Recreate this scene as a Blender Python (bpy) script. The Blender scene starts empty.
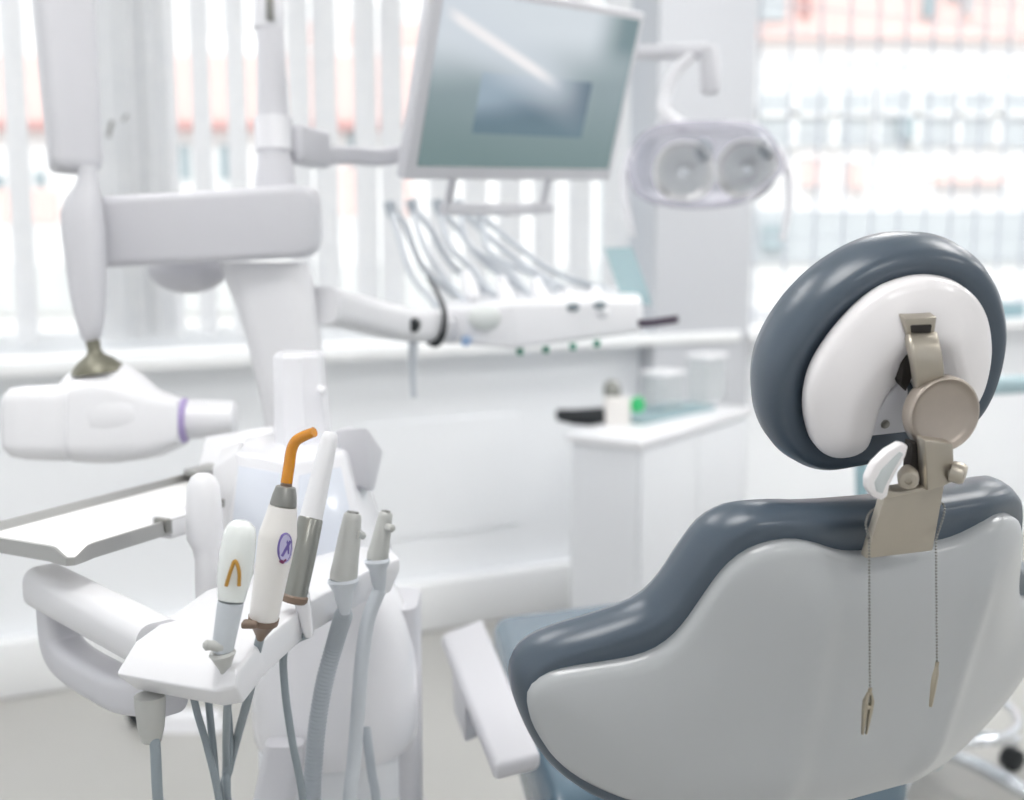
import bpy, bmesh, math, random
from mathutils import Vector, Matrix
from mathutils.geometry import delaunay_2d_cdt
random.seed(7)
V = Vector
scene = bpy.context.scene
COL = scene.collection
R = math.radians

# ------------------------------------------------------------------ camera
FPX, PITCH, EYE = 1200.0, R(8.0), V((0, 0, 1.35))
FWD = V((0, math.cos(PITCH), -math.sin(PITCH)))
UPV = V((0, math.sin(PITCH), math.cos(PITCH)))
RGT = V((1, 0, 0))
cam_d = bpy.data.cameras.new('camera')
cam = bpy.data.objects.new('camera', cam_d)
COL.objects.link(cam)
cam.location = EYE
cam.rotation_euler = (R(90) - PITCH, 0, 0)
cam_d.sensor_fit = 'HORIZONTAL'
cam_d.sensor_width = 36.0
cam_d.lens = FPX / 1024 * 36.0
cam_d.clip_start = 0.05
cam_d.clip_end = 200
cam_d.dof.use_dof = True
cam_d.dof.focus_distance = 1.10
cam_d.dof.aperture_fstop = 3.3
cam_d.dof.aperture_blades = 0
scene.camera = cam


def ray(px, py):
    return FWD + RGT * ((px - 512) / FPX) + UPV * ((400 - py) / FPX)


def P(px, py, d):
    return EYE + ray(px, py) * d


def Pz(px, py, z):
    r = ray(px, py)
    return EYE + r * ((z - EYE.z) / r.z)


def px2m(n, d):
    return n * d / FPX


# ------------------------------------------------------------------ materials
def lin(c):
    return tuple((x / 12.92 if x <= 0.04045 else ((x + 0.055) / 1.055) ** 2.4) for x in c)


def srgb(r, g, b):
    return lin((r / 255, g / 255, b / 255)) + (1,)


def mat(name, col, rough=0.5, metal=0.0, spec=0.5, noise=0.0, nscale=30.0, bump=0.0, bscale=200.0, coat=0.0,
        trans=0.0, alpha=1.0, ior=1.45, subs=0.0):
    m = bpy.data.materials.new(name)
    m.use_nodes = True
    nt = m.node_tree
    b = nt.nodes['Principled BSDF']
    b.inputs['Base Color'].default_value = col
    b.inputs['Roughness'].default_value = rough
    b.inputs['Metallic'].default_value = metal
    b.inputs['Specular IOR Level'].default_value = spec
    b.inputs['Coat Weight'].default_value = coat
    b.inputs['Coat Roughness'].default_value = 0.08
    b.inputs['Transmission Weight'].default_value = trans
    b.inputs['IOR'].default_value = ior
    b.inputs['Alpha'].default_value = alpha
    tc = nt.nodes.new('ShaderNodeTexCoord')
    if noise > 0:
        n = nt.nodes.new('ShaderNodeTexNoise')
        n.inputs['Scale'].default_value = nscale
        n.inputs['Detail'].default_value = 4
        nt.links.new(tc.outputs['Object'], n.inputs['Vector'])
        mx = nt.nodes.new('ShaderNodeMix')
        mx.data_type = 'RGBA'
        mx.inputs[6].default_value = tuple(max(0, c * (1 - noise)) for c in col[:3]) + (1,)
        mx.inputs[7].default_value = tuple(min(1, c * (1 + noise)) for c in col[:3]) + (1,)
        nt.links.new(n.outputs['Fac'], mx.inputs[0])
        nt.links.new(mx.outputs[2], b.inputs['Base Color'])
    if bump > 0:
        n2 = nt.nodes.new('ShaderNodeTexNoise')
        n2.inputs['Scale'].default_value = bscale
        nt.links.new(tc.outputs['Object'], n2.inputs['Vector'])
        bp = nt.nodes.new('ShaderNodeBump')
        bp.inputs['Strength'].default_value = bump
        bp.inputs['Distance'].default_value = 0.002
        nt.links.new(n2.outputs['Fac'], bp.inputs['Height'])
        nt.links.new(bp.outputs['Normal'], b.inputs['Normal'])
    return m


def emis(name, col, strength):
    m = bpy.data.materials.new(name)
    m.use_nodes = True
    b = m.node_tree.nodes['Principled BSDF']
    b.inputs['Base Color'].default_value = (0.8, 0.8, 0.8, 1)
    b.inputs['Emission Color'].default_value = col
    b.inputs['Emission Strength'].default_value = strength
    return m


def clearmat(name, tint, gloss=0.08, body=0.0, bodycol=(0.9, 0.9, 0.9, 1), rough=0.02):
    """thin clear sheet: mostly see-through, a little mirror, optional milky share"""
    m = bpy.data.materials.new(name)
    m.use_nodes = True
    nt = m.node_tree
    nt.nodes.clear()
    out = nt.nodes.new('ShaderNodeOutputMaterial')
    t = nt.nodes.new('ShaderNodeBsdfTransparent')
    t.inputs['Color'].default_value = tint
    g = nt.nodes.new('ShaderNodeBsdfGlossy')
    g.inputs['Roughness'].default_value = rough
    a = nt.nodes.new('ShaderNodeMixShader')
    a.inputs[0].default_value = gloss
    nt.links.new(t.outputs[0], a.inputs[1])
    nt.links.new(g.outputs[0], a.inputs[2])
    last = a
    if body > 0:
        d = nt.nodes.new('ShaderNodeBsdfDiffuse')
        d.inputs['Color'].default_value = bodycol
        c = nt.nodes.new('ShaderNodeMixShader')
        c.inputs[0].default_value = body
        nt.links.new(a.outputs[0], c.inputs[1])
        nt.links.new(d.outputs[0], c.inputs[2])
        last = c
    nt.links.new(last.outputs[0], out.inputs['Surface'])
    return m


M = {}
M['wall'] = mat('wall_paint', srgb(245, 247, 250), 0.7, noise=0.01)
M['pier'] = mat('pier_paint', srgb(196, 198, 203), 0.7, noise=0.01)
M['ceil'] = mat('ceiling_paint', srgb(240, 240, 240), 0.8, noise=0.01)
M['trim'] = mat('white_trim', srgb(244, 245, 246), 0.4, noise=0.005)
M['white'] = mat('white_enamel', srgb(238, 238, 241), 0.3, coat=0.3, noise=0.006)
M['plastic'] = mat('white_plastic', srgb(226, 226, 229), 0.35, coat=0.2, noise=0.006)
M['gray_plastic'] = mat('pale_grey_plastic', srgb(205, 205, 210), 0.4, noise=0.01)
M['lilac'] = mat('lilac_white_plastic', srgb(230, 230, 234), 0.25, coat=0.4, noise=0.01)
M['shell'] = mat('grey_white_shell', srgb(178, 181, 183), 0.28, coat=0.35, noise=0.006)
M['head_shell'] = mat('white_shell', srgb(242, 239, 240), 0.3, coat=0.3, noise=0.006)
M['vinyl'] = mat('slate_blue_vinyl', srgb(76, 88, 100), 0.3, spec=0.65, noise=0.04, nscale=8, bump=0.04, bscale=500)
M['seat_vinyl'] = mat('seat_vinyl', srgb(98, 120, 135), 0.24, spec=0.85, noise=0.03, nscale=8, bump=0.04, bscale=500)
M['taupe'] = mat('brushed_taupe_metal', srgb(182, 175, 163), 0.36, metal=0.8, noise=0.05, nscale=60)
M['knob'] = mat('taupe_disc', srgb(178, 168, 158), 0.40, metal=0.6, noise=0.05, nscale=90)
M['chrome'] = mat('chrome', srgb(225, 228, 232), 0.14, metal=1.0, noise=0.02)
M['steel'] = mat('dull_steel', srgb(150, 150, 146), 0.32, metal=0.85, noise=0.05)
M['clip'] = mat('clip_metal', srgb(176, 168, 152), 0.3, metal=0.9, noise=0.08)
M['dark'] = mat('dark_cavity_shade', srgb(38, 34, 32), 0.6, noise=0.05)
M['black'] = mat('black_rubber', srgb(30, 34, 38), 0.45, noise=0.05)
M['olive'] = mat('olive_grey_cap', srgb(128, 126, 112), 0.4, metal=0.4, noise=0.05)
M['hose'] = mat('grey_blue_hose', srgb(172, 179, 186), 0.4, noise=0.03)
M['hose_dark'] = mat('slate_hose', srgb(142, 152, 158), 0.42, noise=0.03)
M['hose_pale'] = mat('pale_hose', srgb(200, 205, 211), 0.4, noise=0.03)
M['tool_grey'] = mat('tool_grey', srgb(186, 187, 184), 0.38, metal=0.15, noise=0.03)
M['tool_steel'] = mat('tool_steel', srgb(142, 143, 138), 0.33, metal=0.7, noise=0.05)
M['tool_white'] = mat('tool_white', srgb(226, 223, 220), 0.35, coat=0.2, noise=0.01)
M['tool_clear'] = mat('tool_frosted', srgb(226, 230, 228), 0.2, coat=0.5, noise=0.01)
M['brown'] = mat('brown_rim', srgb(120, 102, 88), 0.45, noise=0.06)
M['amber'] = mat('amber_rod', srgb(230, 150, 20), 0.15, coat=0.6, trans=0.25, noise=0.06, nscale=120)
M['amber_core'] = mat('amber_filament', srgb(176, 132, 52), 0.4, noise=0.1)
M['purple'] = mat('purple_ring', srgb(176, 160, 206), 0.4, noise=0.03)
M['emblem'] = mat('emblem_violet', srgb(104, 88, 156), 0.4, noise=0.06)
M['emblem_red'] = mat('emblem_plum', srgb(110, 30, 84), 0.4, noise=0.06)
M['emblem_pale'] = mat('emblem_lilac', srgb(188, 184, 214), 0.4, noise=0.03)
M['floor'] = mat('grey_vinyl_floor', srgb(180, 179, 175), 0.33, noise=0.05, nscale=2.2)
M['teal'] = mat('teal_plastic', srgb(150, 178, 186), 0.35, noise=0.03)
M['teal_pale'] = mat('pale_teal_vinyl', srgb(176, 198, 204), 0.35, noise=0.03)
M['green_dot'] = mat('green_button', srgb(86, 150, 128), 0.4, noise=0.03)
M['plum'] = mat('dark_plum_grip', srgb(84, 74, 88), 0.45, noise=0.04)
M['led'] = emis('green_led', srgb(40, 170, 100), 0.45)
M['led'].node_tree.nodes['Principled BSDF'].inputs['Base Color'].default_value = srgb(40, 150, 90)
M['mirror'] = mat('reflector_mirror', srgb(252, 252, 252), 0.18, metal=0.85, noise=0.01)
M['tray'] = mat('tray_enamel', srgb(246, 245, 244), 0.35, noise=0.004)
M['tray_rim'] = mat('tray_rim_metal', srgb(176, 176, 174), 0.32, metal=0.6, noise=0.03)
M['fill_panel_light'] = emis('fill_panel_emitter', (1, 0.99, 0.975, 1), 10.8)
M['glass'] = clearmat('window_glass', (0.98, 0.99, 0.99, 1), 0.04)
M['smoke'] = clearmat('lamp_shield_clear', (0.86, 0.85, 0.90, 1), 0.10, 0.28, srgb(222, 221, 230), 0.05)
M['clear'] = clearmat('clear_acrylic', (0.95, 0.97, 0.97, 1), 0.10, 0.15)
M['tealglass'] = clearmat('teal_tinted_sheet', (0.62, 0.78, 0.80, 1), 0.10, 0.55, srgb(186, 206, 211))
M['facade_white'] = mat('facade_white', srgb(240, 238, 236), 0.8, noise=0.02)
M['facade_pink'] = mat('facade_pink', srgb(238, 207, 200), 0.8, noise=0.05, nscale=1.0)
M['facade_rose'] = mat('facade_rose', srgb(236, 180, 168), 0.8, noise=0.05, nscale=1.0)
M['facade_grey'] = mat('facade_grey', srgb(194, 197, 199), 0.7, noise=0.05, nscale=1.0)
M['facade_soft'] = mat('facade_pale_grey', srgb(214, 214, 212), 0.8, noise=0.03, nscale=1.0)
M['facade_red'] = mat('facade_red', srgb(200, 156, 152), 0.8, noise=0.05, nscale=1.0)
M['facade_win'] = mat('facade_window', srgb(160, 172, 176), 0.25, noise=0.05, nscale=1.0)
M['facade_ground'] = mat('street_paving', srgb(205, 203, 200), 0.9, noise=0.05, nscale=1.0)
M['cab'] = mat('cabinet_grey_white', srgb(226, 228, 232), 0.55, noise=0.01)
M['panel_blue'] = mat('pale_blue_panel', srgb(220, 225, 235), 0.15, coat=0.4, noise=0.01)
M['lever_grey'] = mat('pale_lever_grey', srgb(200, 206, 207), 0.4, noise=0.02)
M['grille'] = mat('grey_grille', srgb(196, 200, 208), 0.5, noise=0.02)


def slat_mat():
    m = bpy.data.materials.new('blind_fabric')
    m.use_nodes = True
    nt = m.node_tree
    nt.nodes.clear()
    out = nt.nodes.new('ShaderNodeOutputMaterial')
    d = nt.nodes.new('ShaderNodeBsdfDiffuse')
    t = nt.nodes.new('ShaderNodeBsdfTranslucent')
    w = nt.nodes.new('ShaderNodeTexNoise')
    w.inputs['Scale'].default_value = 40
    rp = nt.nodes.new('ShaderNodeValToRGB')
    rp.color_ramp.elements[0].color = srgb(238, 239, 241)
    rp.color_ramp.elements[1].color = srgb(248, 248, 248)
    nt.links.new(w.outputs['Fac'], rp.inputs[0])
    nt.links.new(rp.outputs[0], d.inputs['Color'])
    nt.links.new(rp.outputs[0], t.inputs['Color'])
    a = nt.nodes.new('ShaderNodeMixShader')
    a.inputs[0].default_value = 0.72
    nt.links.new(d.outputs[0], a.inputs[1])
    nt.links.new(t.outputs[0], a.inputs[2])
    nt.links.new(a.outputs[0], out.inputs['Surface'])
    return m


M['slat'] = slat_mat()


# ------------------------------------------------------------------ object helpers
def world_loc(o):
    p = V((0, 0, 0))
    while o is not None:
        p += o.location
        o = o.parent
    return p


def obj(name, bm, m, parent=None, smooth=True, angle=38):
    """bm is in world coordinates; links it as ONE mesh object"""
    me = bpy.data.meshes.new(name)
    bmesh.ops.recalc_face_normals(bm, faces=bm.faces[:])
    if parent is not None:
        bmesh.ops.translate(bm, verts=bm.verts[:], vec=-world_loc(parent))
    bm.to_mesh(me)
    bm.free()
    me.materials.append(m)
    if smooth:
        me.shade_smooth()
        me.set_sharp_from_angle(angle=R(angle))
    o = bpy.data.objects.new(name, me)
    COL.objects.link(o)
    if parent is not None:
        o.parent = parent
    return o


def thing(name, label, cat, loc, group=None):
    o = bpy.data.objects.new(name, None)
    COL.objects.link(o)
    o.location = loc
    o.empty_display_size = 0.05
    o['label'] = label
    o['category'] = cat
    if group:
        o['group'] = group
    return o


def tag(o, label, cat, group=None):
    o['label'] = label
    o['category'] = cat
    if group:
        o['group'] = group
    return o


def struct(name, bm, m, label=None, smooth=False):
    o = obj(name, bm, m, None, smooth)
    o['kind'] = 'structure'
    if label:
        o['label'] = label
    return o


# ------------------------------------------------------------------ shape helpers (all add to a bmesh, world coords)
def new():
    return bmesh.new()


def box(bm, c, ax, ay, az, dims, bev=0.0, seg=3):
    """box centred at c with unit axes ax ay az"""
    t = bmesh.new()
    bmesh.ops.create_cube(t, size=1.0)
    bmesh.ops.scale(t, verts=t.verts[:], vec=dims)
    if bev > 0:
        bmesh.ops.bevel(t, geom=t.edges[:], offset=bev, segments=seg, affect='EDGES', profile=0.5)
    mx = Matrix((ax, ay, az)).transposed()
    vm = {}
    for v in t.verts:
        vm[v] = bm.verts.new(c + mx @ v.co)
    for f in t.faces:
        bm.faces.new([vm[v] for v in f.verts])
    t.free()


def ring_loft(bm, rings, cap0=True, cap1=True):
    vs = [[bm.verts.new(p) for p in r] for r in rings]
    n = len(vs[0])
    for a, b in zip(vs[:-1], vs[1:]):
        for i in range(n):
            j = (i + 1) % n
            bm.faces.new((a[i], a[j], b[j], b[i]))
    if cap0:
        bm.faces.new(vs[0][::-1])
    if cap1:
        bm.faces.new(vs[-1])
    return vs


def basis(d):
    d = d.normalized()
    a = V((0, 0, 1)) if abs(d.z) < 0.9 else V((1, 0, 0))
    x = d.cross(a).normalized()
    y = d.cross(x).normalized()
    return x, y


def lathe(bm, o, d, prof, n=32, cap0=True, cap1=True):
    """prof: list of (radius, height along d)"""
    d = d.normalized()
    x, y = basis(d)
    rings = []
    for r, h in prof:
        r = max(r, 1e-5)
        rings.append([o + d * h + x * (r * math.cos(2 * math.pi * k / n)) + y * (r * math.sin(2 * math.pi * k / n)) for k in range(n)])
    ring_loft(bm, rings, cap0, cap1)


def catmull(pts, k=8, closed=False):
    out = []
    n = len(pts)
    rng = n if closed else n - 1
    for i in range(rng):
        if closed:
            p0, p1, p2, p3 = pts[(i - 1) % n], pts[i], pts[(i + 1) % n], pts[(i + 2) % n]
        else:
            p1, p2 = pts[i], pts[i + 1]
            p0 = pts[i - 1] if i > 0 else p1 + (p1 - p2)
            p3 = pts[i + 2] if i + 2 < n else p2 + (p2 - p1)
        for j in range(k):
            t = j / k
            out.append(0.5 * ((2 * p1) + (p2 - p0) * t + (2 * p0 - 5 * p1 + 4 * p2 - p3) * t * t + (3 * p1 - p0 - 3 * p2 + p3) * t ** 3))
    if not closed:
        out.append(pts[-1].copy())
    return out


def frames(pts):
    fr = []
    n = len(pts)
    x = None
    for i in range(n):
        d = (pts[min(i + 1, n - 1)] - pts[max(i - 1, 0)]).normalized()
        if x is None:
            x, _ = basis(d)
        x = (x - d * x.dot(d)).normalized()
        fr.append((x, d.cross(x).normalized()))
    return fr


def tube(bm, pts, r, n=12, smooth=8, rf=None):
    """round tube; r may be a list per control point; rf(i, t) scales"""
    if not isinstance(r, (list, tuple)):
        r = [r] * len(pts)
    if smooth > 1 and len(pts) > 2:
        q = catmull(pts, smooth)
        rr = []
        for i in range(len(pts) - 1):
            for j in range(smooth):
                rr.append(r[i] + (r[i + 1] - r[i]) * j / smooth)
        rr.append(r[-1])
    else:
        q, rr = pts, list(r)
    fr = frames(q)
    rings = []
    for p, rad, (x, y) in zip(q, rr, fr):
        rings.append([p + x * rad * math.cos(2 * math.pi * k / n) + y * rad * math.sin(2 * math.pi * k / n) for k in range(n)])
    ring_loft(bm, rings)


def rod(bm, prof, n=28):
    """lathe along a polyline of (point, radius)"""
    pts = [p for p, _ in prof]
    fr = frames(pts)
    rings = [[p + x * rad * math.cos(2 * math.pi * k / n) + y * rad * math.sin(2 * math.pi * k / n) for k in range(n)]
             for (p, rad), (x, y) in zip(prof, fr)]
    ring_loft(bm, rings)


def resample(pts, n):
    L = [0.0]
    m = len(pts)
    for i in range(m):
        L.append(L[-1] + (pts[(i + 1) % m] - pts[i]).length)
    out = []
    i = 0
    for k in range(n):
        s = L[-1] * k / n
        while L[i + 1] < s:
            i += 1
        t = (s - L[i]) / max(1e-9, L[i + 1] - L[i])
        out.append(pts[i].lerp(pts[(i + 1) % m], t))
    return out


def area2(p):
    return sum(p[i].x * p[(i + 1) % len(p)].y - p[(i + 1) % len(p)].x * p[i].y for i in range(len(p)))


def offset(p, d):
    """outward for counter-clockwise outlines"""
    n = len(p)
    out = []
    for i in range(n):
        t = (p[(i + 2) % n] - p[(i - 2) % n]).normalized()
        out.append(p[i] + V((t.y, -t.x)) * d)
    return out


def seg_dist(q, poly):
    best = 1e9
    n = len(poly)
    for i in range(n):
        a, b = poly[i], poly[(i + 1) % n]
        ab = b - a
        t = max(0, min(1, (q - a).dot(ab) / max(1e-12, ab.length_squared)))
        best = min(best, (q - a - ab * t).length)
    return best


def fill(bm, outline, grid, wfun, mapf, edge_verts=None):
    """fills outline with a triangulated grid; wfun(q, dist) gives depth; mapf(s,t,w) -> world"""
    xs = [p.x for p in outline]
    ys = [p.y for p in outline]
    pts = [p.copy() for p in outline]
    n = len(outline)

    def inside(q):
        c = False
        j = n - 1
        for i in range(n):
            a, b = outline[i], outline[j]
            if (a.y > q.y) != (b.y > q.y) and q.x < (b.x - a.x) * (q.y - a.y) / (b.y - a.y) + a.x:
                c = not c
            j = i
        return c
    y = min(ys)
    row = 0
    while y < max(ys):
        x = min(xs) + (grid / 2 if row % 2 else 0)
        while x < max(xs):
            q = V((x, y))
            if inside(q) and seg_dist(q, outline) > grid * 0.45:
                pts.append(q)
            x += grid
        y += grid * 0.87
        row += 1
    res = delaunay_2d_cdt(pts, [], [list(range(n))], 1, 1e-6)
    vs = []
    for q, orig in zip(res[0], res[3]):
        if edge_verts is not None and orig and orig[0] < n:
            vs.append(edge_verts[orig[0]])
        else:
            dd = 0.0 if (orig and orig[0] < n) else seg_dist(q, outline)
            vs.append(bm.verts.new(mapf(q.x, q.y, wfun(q, dd))))
    for f in res[2]:
        try:
            bm.faces.new([vs[i] for i in f])
        except ValueError:
            pass


def pad(bm, outline, rings, mapf, dome_back, dome_front, grid, Rd=0.05, extra=None):
    """cushion-like solid: rings = [(offset, w)], first ring at the back (towards camera)"""
    vv = []
    for off, w in rings:
        vv.append([bm.verts.new(mapf(q.x, q.y, w)) for q in offset(outline, off)])
    n = len(outline)
    for a, b in zip(vv[:-1], vv[1:]):
        for i in range(n):
            j = (i + 1) % n
            bm.faces.new((a[i], a[j], b[j], b[i]))

    def dome(w0, h):
        def f(q, d):
            k = min(d / Rd, 1.0)
            return w0 + h * (1 - (1 - k) ** 2) + (extra(q) * min(d / 0.03, 1.0) if extra and h < 0 else 0.0)
        return f
    fill(bm, offset(outline, rings[0][0]), grid, dome(rings[0][1], dome_back), mapf, vv[0])
    fill(bm, offset(outline, rings[-1][0]), grid, dome(rings[-1][1], dome_front), mapf, vv[-1])


def slab(bm, top, bot, bev=0.0, seg=2):
    """solid between two matching rings of points, edges bevelled"""
    t = bmesh.new()
    ring_loft(t, [bot, top])
    bmesh.ops.recalc_face_normals(t, faces=t.faces[:])
    if bev > 0:
        bmesh.ops.bevel(t, geom=t.edges[:], offset=bev, segments=seg, affect='EDGES', profile=0.5)
    vm = {}
    for v in t.verts:
        vm[v] = bm.verts.new(v.co)
    for f in t.faces:
        bm.faces.new([vm[v] for v in f.verts])
    t.free()


def rrect(c, x, y, w, h, r, k=5):
    """rounded rectangle ring of points"""
    out = []
    r = min(r, w / 2 - 1e-4, h / 2 - 1e-4)
    for cx, cy, a0 in ((w / 2 - r, h / 2 - r, 0), (-w / 2 + r, h / 2 - r, 90), (-w / 2 + r, -h / 2 + r, 180), (w / 2 - r, -h / 2 + r, 270)):
        for i in range(k + 1):
            a = R(a0 + 90 * i / k)
            out.append(c + x * (cx + r * math.cos(a)) + y * (cy + r * math.sin(a)))
    return out


def ball(bm, c, r, sx=1, sy=1, sz=1, n=16):
    prof = []
    for i in range(n // 2 + 1):
        a = math.pi * i / (n // 2)
        prof.append((math.sin(a) * r, -math.cos(a) * r))
    t = bmesh.new()
    lathe(t, V((0, 0, 0)), V((0, 0, 1)), prof, n)
    vm = {v: bm.verts.new(c + V((v.co.x * sx, v.co.y * sy, v.co.z * sz))) for v in t.verts}
    for f in t.faces:
        bm.faces.new([vm[v] for v in f.verts])
    t.free()


X_, Y_, Z_ = V((1, 0, 0)), V((0, 1, 0)), V((0, 0, 1))

# ------------------------------------------------------------------ the room (window wall runs off to the right)
TH = math.atan(0.5)
RU = V((math.cos(TH), math.sin(TH), 0))        # along the window wall
RV = V((math.sin(TH), -math.cos(TH), 0))       # into the room
R0 = V((0, 4.147, 0))
H_CEIL = 2.75
SILL = 0.985


def rbox(bm, u0, u1, v0, v1, z0, z1, bev=0.0):
    c = R0 + RU * ((u0 + u1) / 2) + RV * ((v0 + v1) / 2) + Z_ * ((z0 + z1) / 2)
    box(bm, c, RU, RV, Z_, (u1 - u0, v1 - v0, z1 - z0), bev, 2)


def rp(u, v, z):
    return R0 + RU * u + RV * v + Z_ * z


UL, UR, VD = -3.6, 3.5, 6.6
W1 = (-3.2, 0.46)
W2 = (0.945, 3.2)
HEAD = 2.5
b = new(); rbox(b, UL, UR, -0.25, VD, -0.1, 0.0); struct('floor', b, M['floor'], 'pale grey vinyl floor')
b = new(); rbox(b, UL, UR, -0.25, VD, H_CEIL, H_CEIL + 0.1); struct('ceiling', b, M['ceil'])
b = new()
rbox(b, UL, UR, -0.25, 0, 0, SILL - 0.04)
rbox(b, UL, W1[0], -0.25, 0, SILL - 0.04, H_CEIL)
rbox(b, W2[1], UR, -0.25, 0, SILL - 0.04, H_CEIL)
rbox(b, W1[0], W2[1], -0.25, 0, HEAD, H_CEIL)
struct('wall_back', b, M['wall'], 'white wall below the two windows')
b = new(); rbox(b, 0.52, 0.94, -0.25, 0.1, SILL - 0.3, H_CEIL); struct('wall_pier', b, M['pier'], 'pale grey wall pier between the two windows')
b = new(); rbox(b, UL - 0.1, UL, -0.25, VD, 0, H_CEIL); struct('wall_left', b, M['wall'])
b = new(); rbox(b, UR, UR + 0.1, -0.25, VD, 0, H_CEIL); struct('wall_right', b, M['wall'])
b = new(); rbox(b, UL, UR, VD, VD + 0.1, 0, H_CEIL); struct('wall_rear', b, M['wall'])
b = new(); rbox(b, UL, 0.24, 0, 0.07, 0, 0.17, 0.012); struct('baseboard_back', b, M['trim'], 'white deep skirting along the window wall', True)
b = new(); rbox(b, UL, 0.9, -0.06, 0.11, SILL - 0.04, SILL, 0.008); struct('trim_1', b, M['trim'], 'white sill board under the left window', True)
b = new(); rbox(b, 0.93, 3.2, -0.06, 0.14, SILL - 0.04, SILL, 0.008); struct('trim_2', b, M['trim'], 'white sill board under the right window', True)
b = new()
rbox(b, -0.55, 0.02, 0, 0.006, 0.32, 0.72, 0.003)
struct('trim_3', b, M['wall'], 'flush white access panel in the wall')


def window(name, u0, u1, label):
    b = new()
    v0, v1 = -0.2, -0.14
    for a in ((u0, u1, HEAD - 0.06, HEAD), (u0, u1, SILL, SILL + 0.06), (u0, u0 + 0.06, SILL + 0.06, HEAD - 0.06), (u1 - 0.06, u1, SILL + 0.06, HEAD - 0.06)):
        rbox(b, a[0], a[1], v0, v1, a[2], a[3], 0.006)
    w = struct(name, b, M['trim'], label, True)
    b = new()
    rbox(b, u0 + 0.06, u1 - 0.06, -0.172, -0.168, SILL + 0.06, HEAD - 0.06)
    obj('pane', b, M['glass'], w, False)
    return w


window('window_1', W1[0], 0.52, 'wide left window with vertical blind')
w2 = window('window_2', W2[0], W2[1], 'right window behind a square grid')
b = new()
u = W2[0] + 0.02
while u < W2[1]:
    rbox(b, u - 0.004, u + 0.004, -0.105, -0.096, SILL, HEAD)
    u += 0.148
z = SILL + 0.05
while z < HEAD:
    rbox(b, W2[0], W2[1], -0.1, -0.094, z - 0.0022, z + 0.0022)
    z += 0.098
obj('grille', b, M['grille'], w2, False)

# vertical blind, partly gathered
bl = thing('vertical_blind', 'white vertical fabric blind hanging across the left window', 'blind', rp(-1.4, 0.04, 0.98))
b = new()
rbox(b, -3.1, 0.52, 0.01, 0.07, HEAD - 0.1, HEAD - 0.05, 0.005)
obj('head_rail', b, M['trim'], bl)
b = new()


def slat(u, ang, wd=0.089):
    c = rp(u, 0.045, (SILL + 0.05 + HEAD - 0.1) / 2)
    ax = RU * math.cos(ang) + RV * math.sin(ang)
    ay = RU * -math.sin(ang) + RV * math.cos(ang)
    box(b, c, ax, ay, Z_, (wd, 0.0012, HEAD - 0.15 - SILL))


def u_at(px):
    r = ray(px, 150)
    q = (R0 + RV * 0.045 - EYE)
    nrm = RV
    t = q.dot(nrm) / r.dot(nrm)
    p = EYE + r * t
    return (p - R0).dot(RU)


for px, a in ((-60, 30), (-30, 25), (18, 55), (104, 50), (115, 20), (128, 62), (136, 34), (149, 70), (154, 25), (168, 60), (203, 66), (238, 66),
              (300, 58), (326, 54), (366, 56), (392, 58), (440, 56), (475, 58), (510, 56), (545, 60), (580, 56), (617, 34)):
    slat(u_at(px), R(a))
obj('slats', b, M['slat'], bl, False)
b = new()
p0 = rp(u_at(111), 0.11, 0)
for px, y0, y1, rr in ((110, 121, 137, 0.006), (125, 115, 121, 0.004)):
    q = (R0 + RV * 0.11 - EYE).dot(RV)
    r0, r1 = ray(px + 2, y0), ray(px - 2, y1)
    a0 = EYE + r0 * (q / r0.dot(RV)); a1 = EYE + r1 * (q / r1.dot(RV))
    tube(b, [a0, a0.lerp(a1, 0.5), a1], rr, 8, 3)
obj('cord_weight', b, M['steel'], bl)

# unseen fill panels added at the ceiling, above and behind the camera
for i, (u, v) in enumerate(((-1.9, 1.1), (0.5, 1.1), (2.4, 1.1), (-1.9, 2.7), (0.5, 2.7), (2.4, 2.7), (-1.9, 5.0), (0.5, 5.0))):
    t = thing('ceiling_fill_panel', 'unseen square fill light panel added at the ceiling', 'fill light', rp(u, v, H_CEIL), 'added fill panels')
    b = new(); rbox(b, u - 0.4, u + 0.4, v - 0.4, v + 0.4, H_CEIL - 0.03, H_CEIL, 0.005); obj('frame', b, M['trim'], t)  # frame of the added fill panel
    b = new(); rbox(b, u - 0.37, u + 0.37, v - 0.37, v + 0.37, H_CEIL - 0.035, H_CEIL - 0.028); obj('fill_panel_face', b, M['fill_panel_light'], t, False)

# ------------------------------------------------------------------ outside: facades across the street
D_OUT = 17.0


def zf(py, d=D_OUT):
    return P(512, py, d).z


def facade_box(bm, px0, px1, py0, py1, front, depth=0.3, d=D_OUT):
    x0, x1 = P(px0, 231, d).x, P(px1, 231, d).x
    z1, z0 = P(512, py0, d).z, P(512, py1, d).z
    y = P(512, 231, d).y - front
    box(bm, V(((x0 + x1) / 2, y + depth / 2, (z0 + z1) / 2)), X_, Y_, Z_, (x1 - x0, depth, z1 - z0))


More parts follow.
